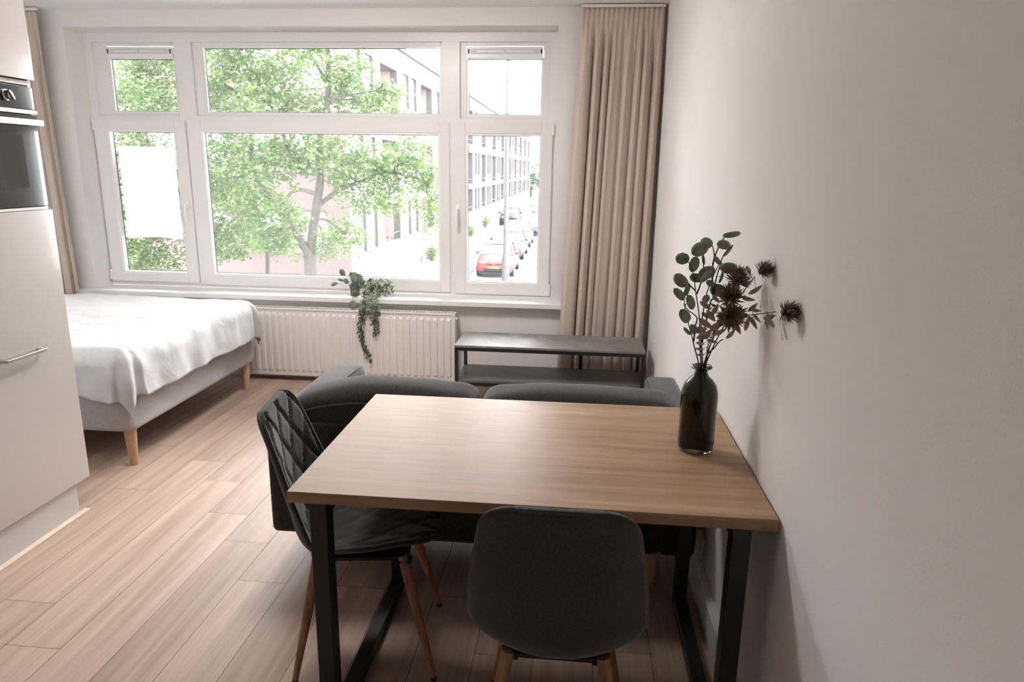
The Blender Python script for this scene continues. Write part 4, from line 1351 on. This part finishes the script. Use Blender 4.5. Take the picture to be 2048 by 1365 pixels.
# corner apartment building
BXF, BYF = -8.45, 19.0
ZR = 6.4
PER = 7.15
bd_ = thing('apartment_building', 'long pale brick apartment block on the corner across the street', 'building', (-14, 60, G))
levels = [(-1.55, .06), (1.05, 2.65), (4.10, 5.55)]
llev = [(-1.55, .06), (.44, 2.62), (3.2, 5.50)]
NP = 12
YE = BYF + 88
openings = []   # y0,y1,z0,z1,kind
for p in range(NP):
    yb = BYF + PER * p
    for (z0, z1) in levels:
        openings.append((yb + .80, yb + 1.90, z0, z1, 'w'))
        openings.append((yb + 2.36, yb + 3.40, z0, z1, 'w'))
    for (z0, z1) in llev:
        openings.append((yb + 4.40, yb + 6.98, z0, z1, 'l'))
# facade wall built as columns and bands with real openings
ys = sorted({BYF + .3, YE} | {o_[0] for o_ in openings} | {o_[1] for o_ in openings})
bm = new()
for ya, yb in zip(ys, ys[1:]):
    ops = sorted([(o_[2], o_[3]) for o_ in openings if o_[0] <= ya + 1e-6 and o_[1] >= yb - 1e-6])
    z = G
    for z0, z1 in ops:
        box(bm, BXF - .30, BXF, ya, yb, z, z0); z = z1
    box(bm, BXF - .30, BXF, ya, yb, z, ZR)
obj('street_wall', bm, M_brickf, bd_)
bm = new(); box(bm, -30, BXF - .3, BYF + .3, YE, ZR - .3, ZR); box(bm, -30, -29.7, BYF + .3, YE, G, ZR - .3)
box(bm, BXF - 2.6, BXF - 2.4, BYF + .3, YE, G, ZR - .3)
obj('roof', bm, M_conc, bd_)
bm = new(); box(bm, -30.1, BXF + .12, BYF - .12, YE, ZR, ZR + .18, .01)
obj('roof_edge', bm, M_conc, bd_)
# gable toward us with its own windows
gops = [(-10.45, -9.25, -1.30, 0.05), (-12.15, -10.95, -1.30, .05), (-10.45, -9.25, 1.45, 2.75), (-12.15, -10.95, 1.45, 2.75), (-10.0, -9.2, 4.2, 5.6), (-13.9, -12.7, -1.30, .05), (-13.9, -12.7, 1.45, 2.75), (-12.3, -11.1, 4.2, 5.6), (-15.6, -14.4, 1.45, 2.75), (-17.2, -16, 4.2, 5.6), (-17.2, -16, 1.45, 2.75), (-17.2, -16, -1.3, .05)]
xs = sorted({-30.0, BXF} | {g[0] for g in gops} | {g[1] for g in gops})
bm = new()
for xa, xb in zip(xs, xs[1:]):
    ops = sorted([(g[2], g[3]) for g in gops if g[0] <= xa + 1e-6 and g[1] >= xb - 1e-6])
    z = G
    for z0, z1 in ops:
        box(bm, xa, xb, BYF, BYF + .3, z, z0); z = z1
    box(bm, xa, xb, BYF, BYF + .3, z, ZR)
obj('gable_wall', bm, M_brick, bd_, label='red brick end wall')
for g in gops:
    bm = new()
    frame(bm, g[0], g[1], g[2], g[3], BYF + .10, BYF + .16, .07, .07, .07, .07)
    box(bm, (g[0] + g[1]) / 2 - .03, (g[0] + g[1]) / 2 + .03, BYF + .10, BYF + .16, g[2] + .07, g[3] - .07)
    box(bm, g[0] - .04, g[1] + .04, BYF - .06, BYF + .10, g[2] - .13, g[2] - .01, .005)
    f_ = obj('window', bm, M_ewf, bd_)
    bm = new(); box(bm, g[0] + .05, g[1] - .05, BYF + .125, BYF + .135, g[2] + .05, g[3] - .05)
    obj('pane', bm, M_curti if g[2] > 4 or g[2] > 1 else M_ewin, f_)
wproto = lproto = None
for (y0, y1, z0, z1, kd) in openings:
    if kd == 'w':
        w2 = y1 - y0
        bm = new()
        xf0, xf1 = BXF - .16, BXF - .10
        for a in ((y0, y0 + .07, z0, z1), (y1 - .07, y1, z0, z1), (y0 + .07, y1 - .07, z0, z0 + .07), (y0 + .07, y1 - .07, z1 - .07, z1), ((y0 + y1) / 2 - .03, (y0 + y1) / 2 + .03, z0 + .07, z1 - .07), (y0 + .07, y1 - .07, z0 + .30, z0 + .35)):
            box(bm, xf0, xf1, a[0], a[1], a[2], a[3])
        box(bm, BXF - .10, BXF + .05, y0 - .05, y1 + .05, z0 - .10, z0 - .01)
        f_ = obj('window', bm, M_ewf, bd_)
        bm = new(); box(bm, BXF - .14, BXF - .13, y0 + .05, y1 - .05, z0 + .05, z1 - .05)
        obj('pane', bm, M_ewin, f_)
    else:
        bm = new()
        box(bm, BXF - 1.5, BXF - 1.42, y0 - .3, y1 + .3, z0 - .2, z1 + .2)          # rear wall
        box(bm, BXF - 1.42, BXF - .30, y1, y1 + .12, z0, z1)
        box(bm, BXF - 1.42, BXF - .30, y0 - .12, y0, z0, z1)
        l_ = obj('loggia', bm, M_brickl, bd_)
        obj('slab', box(new(), BXF - 1.42, BXF + .03, y0 - .02, y1 + .02, z0 - .12, z0 - .001), M_conc, l_)
        obj('soffit', box(new(), BXF - 1.42, BXF - .30, y0, y1, z1, z1 + .08), M_conc, l_)
        bm = new()
        tube(bm, [(BXF - .06, y0, z0 + .32), (BXF - .06, y1, z0 + .32)], .025, 6)
        for q in (.25, .75): tube(bm, [(BXF - .06, y0 + (y1 - y0) * q, z0), (BXF - .06, y0 + (y1 - y0) * q, z0 + .32)], .018, 6)
        obj('handrail', bm, M_pole, l_)
# climbing shrubs at the wall foot
r = random.Random(5)
for k, (yy, hh, lb) in enumerate(((30.3, .75, 'small green shrub at the foot of the pale brick wall, nearest to us'), (34.0, .65, 'small green shrub further along the pale brick wall'), (43.5, .8, 'little shrub seen through the right casement at the foot of the block'), (51, .9, 'shrub furthest along the foot of the pale brick block'))):
    t = thing('street_shrub', lb, 'shrub', (-7.95, yy, G), group='shrubs along the street wall')
    bm = new()
    for i in range(260):
        c = Vector((-7.95 + r.gauss(0, .12), yy + r.gauss(0, .22), G + .12 + abs(r.gauss(.45, .25)) * hh))
        if c.x < -8.25: c.x = -8.25
        leaf(bm, c, .11, .07, r.uniform(0, 360), tiltx=r.uniform(-1, 1), tilty=r.uniform(-1, 1), n=2)
    obj('foliage', bm, M_leaf, t)
    bm = new()
    for i in range(4): tube(bm, [(-7.95, yy, G), (-7.95 + r.uniform(-.1, .1), yy + r.uniform(-.2, .2), G + .6 * hh)], .012, 6)
    obj('stem', bm, M_bark, t)

# ------------------------------------------------------------------ street tree
def tree_leaves(bm, c, rad, n, r, size=.10):
    # sprays: twig-like strings of leaves filling the blob
    ns = max(3, n // 14)
    for s in range(ns):
        while True:
            q = Vector((r.uniform(-1, 1), r.uniform(-1, 1), r.uniform(-1, 1)))
            if q.length < 1: break
        st = c + Vector((q.x * rad, q.y * rad * .8, q.z * rad * .78))
        d = Vector((r.uniform(-1, 1), r.uniform(-1, 1), r.uniform(-.7, .25))).normalized()
        for k in range(14):
            p = st + d * (k * .035) + Vector((r.gauss(0, .06), r.gauss(0, .06), r.gauss(0, .045)))
            l_ = size * r.uniform(.65, 1.25)
            A = Vector((r.uniform(-1, 1), r.uniform(-1, 1), r.uniform(-.9, .3))).normalized()
            nz = Vector((r.uniform(-.7, .7), r.uniform(-.9, .5), 1)).normalized()
            B = A.cross(nz)
            if B.length < .1: continue
            B.normalize(); nz = B.cross(A)
            w_ = l_ * .42
            v = [bm.verts.new(z) for z in (p, p + A * l_ * .45 + B * w_ - nz * .012, p + A * l_, p + A * l_ * .45 - B * w_ - nz * .012)]
            bm.faces.new((v[0], v[1], v[2])); bm.faces.new((v[0], v[2], v[3]))
r = random.Random(11)
tr = thing('street_tree', 'big green street tree with forked trunk filling the middle window pane', 'tree', (-7.9, 13.5, G))
bm = new()
for k, (rad, pts) in enumerate(LIMBS):
    if k == 0: pts = [(-7.95, 13.5, G), (-7.9, 13.5, -2.9)] + pts
    pp = smooth_path(pts, 5)
    m = len(pp)
    if k == 0: rr = [rad * (1.35 - .45 * i / m) for i in range(m)]
    else: rr = [rad * (1.0 - .72 * i / m) + .008 for i in range(m)]
    tube(bm, pp, rr, 12)
ends = []
for k, (rad, pts) in enumerate(LIMBS[1:]):
    for p in pts[1:]: ends.append(Vector(p))
obj('trunk', bm, M_bark, tr, smooth=True)
bm = new()
for (x, y, z, rad) in BLOBS:
    c = Vector((x, y, z))
    q = min(ends, key=lambda e: (e - c).length)
    if (q - c).length < 6:
        mid_ = q.lerp(c, .5) + Vector((r.uniform(-.2, .2), 0, r.uniform(-.1, .3)))
        tube(bm, smooth_path([q, mid_, c], 4), [.028 - .0022 * i for i in range(9)], 6)
        for _ in range(5):
            d = Vector((r.uniform(-1, 1), r.uniform(-.6, .6), r.uniform(-.8, .8))) * rad * .8
            tube(bm, [c, c + d * .5 + Vector((0, 0, .05)), c + d], [.011, .008, .004], 5)
obj('branches', bm, M_bark, tr, smooth=True)
bm = new()
for (x, y, z, rad) in BLOBS:
    tree_leaves(bm, Vector((x, y, z)), rad, int(2300 * rad ** 2.0), r)
obj('foliage', bm, M_leaf, tr)
# young tree further left, behind the big one
tr2 = thing('street_tree', 'slim young tree with thin trunk left of the big tree', 'tree', (-10.08, 15.8, G))
bm = new(); tube(bm, smooth_path([(-10.1, 15.8, G), (-10.08, 15.8, -1.8), (-10.05, 15.8, -.9), (-10.3, 15.8, .4), (-10.2, 15.8, 1.6)], 4), [.09 - .004 * i for i in range(17)], 8)
obj('trunk', bm, M_bark, tr2, smooth=True)
bm = new()
for b_ in ((-10.2, 15.8, -.3, .9), (-11.3, 15.8, -.6, .8), (-9.4, 15.8, -.5, .6), (-10.4, 15.8, 1.0, 1.0)):
    tree_leaves(bm, Vector(b_[:3]), b_[3], int(1200 * b_[3] ** 2), r)
obj('foliage', bm, M_leaf, tr2)
# trees closing the far end of the street
for k, (x, y, s, lb) in enumerate(((-9.0, 118, 1.0, 'distant tree closing the street behind the apartment block'), (-5.0, 124, 1.15, 'distant tree at the far end of the street beside the first'))):
    t = thing('distant_tree', lb, 'tree', (x, y, G), group='trees at the street end')
    bm = new(); tube(bm, [(x, y, G), (x, y, G + 4)], [.25, .15], 8)
    obj('trunk', bm, M_bark, t, smooth=True)
    bm = new()
    for i in range(7):
        tree_leaves(bm, Vector((x + r.uniform(-1.6, 1.6), y + r.uniform(-1, 1), G + 3.4 + r.uniform(-.8, 1.9))), 1.6 * s, 300, r, size=.5)
    obj('foliage', bm, M_leaff, t)

# lamp post
lp = thing('lamp_post', 'grey street lamp post standing in front of the red car', 'lamp post', (-3.565, 24.6, G))
obj('pole', lathe(new(), [(.001, 0), (.165, 0), (.165, 1.15), (.12, 1.25), (.105, 1.3), (.075, 9.0), (.001, 9.0)], (-3.565, 24.6, G - .05), 20), M_pole, lp, smooth=True)
bm = new(); tube(bm, smooth_path([(-3.565, 24.6, G + 8.9), (-3.3, 24.6, G + 9.3), (-2.3, 24.6, G + 9.4)]), .05, 8); box(bm, -2.6, -1.9, 24.45, 24.75, G + 9.33, G + 9.48, .04)
obj('lamp_head', bm, M_pole, lp, smooth=True)

# cars
def car(name, label, cx, y0, col, zg=G - .06, W=1.70, Lc=3.95, Hc=1.46, plate=True, kind=0):
    paint = plain('paint_' + name + str(len(MATS)), col, rough=.6, var=.01, spec=.12)
    t = thing(name, label, 'car', (cx, y0 + Lc / 2, zg), group='cars parked along the street')
    hw = W / 2
    # side outline of the lower body (y from the nose, z) and the roof line
    low = [(0.0, .28), (-.0, .55), (.06, .70), (.55, .84), (.95, .93), (2.4, .97), (3.55, .98), (3.90, .90), (3.95, .60), (3.93, .28)]
    k = Lc / 3.95
    kz = Hc / 1.46
    bm = new()
    NSG = 9
    secs = []
    stations = [(0.02, .30, .58, .78), (.12, .24, .68, .93), (.45, .22, .80, .985), (.95, .22, .93, 1.0), (1.6, .22, .96, 1.0), (2.6, .22, .97, 1.0), (3.4, .22, .98, .985), (3.8, .24, .93, .94), (3.94, .32, .75, .86)]
    for (yy, zb, zt, wf) in stations:
        ring = []
        w_ = hw * wf
        pts = [(-w_ * .92, zb), (-w_, zb + .12), (-w_ * 1.0, (zb + zt) / 2), (-w_ * .97, zt - .10), (-w_ * .86, zt - .01), (-w_ * .45, zt + .02), (0, zt + .03), (w_ * .45, zt + .02), (w_ * .86, zt - .01), (w_ * .97, zt - .10), (w_, (zb + zt) / 2), (w_, zb + .12), (w_ * .92, zb)]
        secs.append([bm.verts.new((cx + a, y0 + yy * k, zg + b * kz)) for a, b in pts])
    for a, b in zip(secs, secs[1:]):
        for j in range(len(a)):
            bm.faces.new((a[j], a[(j + 1) % len(a)], b[(j + 1) % len(a)], b[j]))
    bm.faces.new(secs[0]); bm.faces.new(list(reversed(secs[-1])))
    # roof
    roof = [(1.62, 1.36, .74), (1.95, 1.44, .74), (2.6, 1.46, .74), (3.2, 1.40, .72), (3.45, 1.32, .70)]
    rr = []
    for (yy, zt, wf) in roof:
        w_ = hw * wf
        rr.append([bm.verts.new((cx + a, y0 + yy * k, zg + b * kz)) for a, b in ((-w_, zt - .05), (-w_ * .9, zt - .01), (0, zt + .015), (w_ * .9, zt - .01), (w_, zt - .05))])
    for a, b in zip(rr, rr[1:]):
        for j in range(4): bm.faces.new((a[j], a[j + 1], b[j + 1], b[j]))
    # pillars
    for s in (-1, 1):
        for (ya, za, wa, yb, zb_, wb) in ((1.0, .93, .88, 1.62, 1.33, .745), (2.35, .96, .93, 2.4, 1.40, .745), (3.85, .93, .84, 3.45, 1.30, .71)):
            tube(bm, [(cx + s * hw * wa, y0 + ya * k, zg + za * kz), (cx + s * hw * wb, y0 + yb * k, zg + zb_ * kz)], .035, 6)
    b_ = obj('body', bm, paint, t, smooth=True, angle=50)
    bm = new()
    def quad(p): bm.faces.new([bm.verts.new((cx + a * hw, y0 + b * k, zg + c * kz)) for a, b, c in p])
    quad([(-.86, 1.0, .945), (.86, 1.0, .945), (.73, 1.62, 1.345), (-.73, 1.62, 1.345)])
    quad([(-.82, 3.84, .95), (.82, 3.84, .95), (.70, 3.45, 1.31), (-.70, 3.45, 1.31)])
    for s in (-1, 1): quad([(s * .90, 1.05, .95), (s * .90, 3.8, .95), (s * .725, 3.42, 1.32), (s * .735, 1.66, 1.35)])
    o = obj('windows', bm, M_cglass, t)
    md = o.modifiers.new('thick', 'SOLIDIFY'); md.thickness = .01
    for s in (-1, 1):
        for yy in (.72, 3.2):
            bm = new(); tube(bm, [(cx + s * (hw - .20), y0 + yy * k, zg + .30), (cx + s * (hw + .005), y0 + yy * k, zg + .30)], .30, 22)
            wh = obj('wheel', bm, M_tyre, t, smooth=True)
            bm = new(); tube(bm, [(cx + s * (hw + .005), y0 + yy * k, zg + .30), (cx + s * (hw + .012), y0 + yy * k, zg + .30)], .19, 16)
            obj('rim', bm, M_metal, wh)
        bm = new(); puff(bm, cx + s * hw * .62 - .17, cx + s * hw * .62 + .17, y0 + .03 * k, y0 + .3 * k, zg + .60 * kz, zg + .74 * kz, n=(4,), p=.8)
        obj('headlight', bm, M_lamp, t, smooth=True)
        bm = new(); puff(bm, cx + s * (hw + .07) - .09, cx + s * (hw + .07) + .09, y0 + 1.18 * k, y0 + 1.27 * k, zg + .93 * kz, zg + 1.07 * kz, n=(4,), p=.8)
        obj('mirror', bm, paint, t, smooth=True)
    bm = new(); box(bm, cx - hw * .55, cx + hw * .55, y0 - .035, y0 + .05, zg + .30, zg + .44, .03)
    obj('lower_grille', bm, M_tyre, t)
    bm = new(); box(bm, cx - hw * .80, cx + hw * .80, y0 - .02, y0 + .1, zg + .14, zg + .27, .03)
    obj('bumper_skirt', bm, M_tyre, t)
    bm = new()
    for s in (-1, 1): box(bm, cx + s * .20 - .14, cx + s * .20 + .14, y0 - .015, y0 + .10, zg + .615, zg + .645, .005, rot=Matrix.Translation((cx + s * .2, y0, zg + .63)) @ Matrix.Rotation(-s * .12, 4, 'Y') @ Matrix.Translation((-cx - s * .2, -y0, -zg - .63)))
    obj('upper_grille', bm, M_tyre, t)
    bm = new(); box(bm, cx - .26, cx + .26, y0 - .05, y0 - .034, zg + .43, zg + .54, .004)
    obj('number_plate', bm, M_plate, t)
    bm = new(); tube(bm, [(cx - .02, y0 + .98 * k, zg + .965 * kz), (cx + hw * .6, y0 + 1.03 * k, zg + .985 * kz)], .010, 5); tube(bm, [(cx - hw * .7, y0 + .98 * k, zg + .965 * kz), (cx - .06, y0 + 1.03 * k, zg + .985 * kz)], .010, 5)
    obj('wiper', bm, M_dark, t)
    return t
car('car', 'red hatchback parked behind the lamp post, front toward the window', -4.27, 26.2, (.13, .034, .032))
car('car', 'silver-white car directly behind the red hatchback', -4.35, 32.4, (.040, .041, .043), Lc=4.3, Hc=1.5, W=1.78)
car('car', 'white car parked third from the window along the kerb', -4.40, 38.6, (.060, .060, .061), Lc=4.2, Hc=1.55, W=1.75)
car('car', 'white car standing out from the parked row toward the road', -4.1, 46.5, (.063, .063, .063), Lc=4.4, Hc=1.5, W=1.80)
car('car', 'dark grey car parked on the far side of the white ones', -6.9 + .4, 55.0, (.018, .019, .020), zg=G, Lc=4.2, Hc=1.5)
car('van', 'tall white van far down the street', -4.0, 60.0, (.060, .060, .062), Lc=5.2, Hc=2.1, W=1.95)
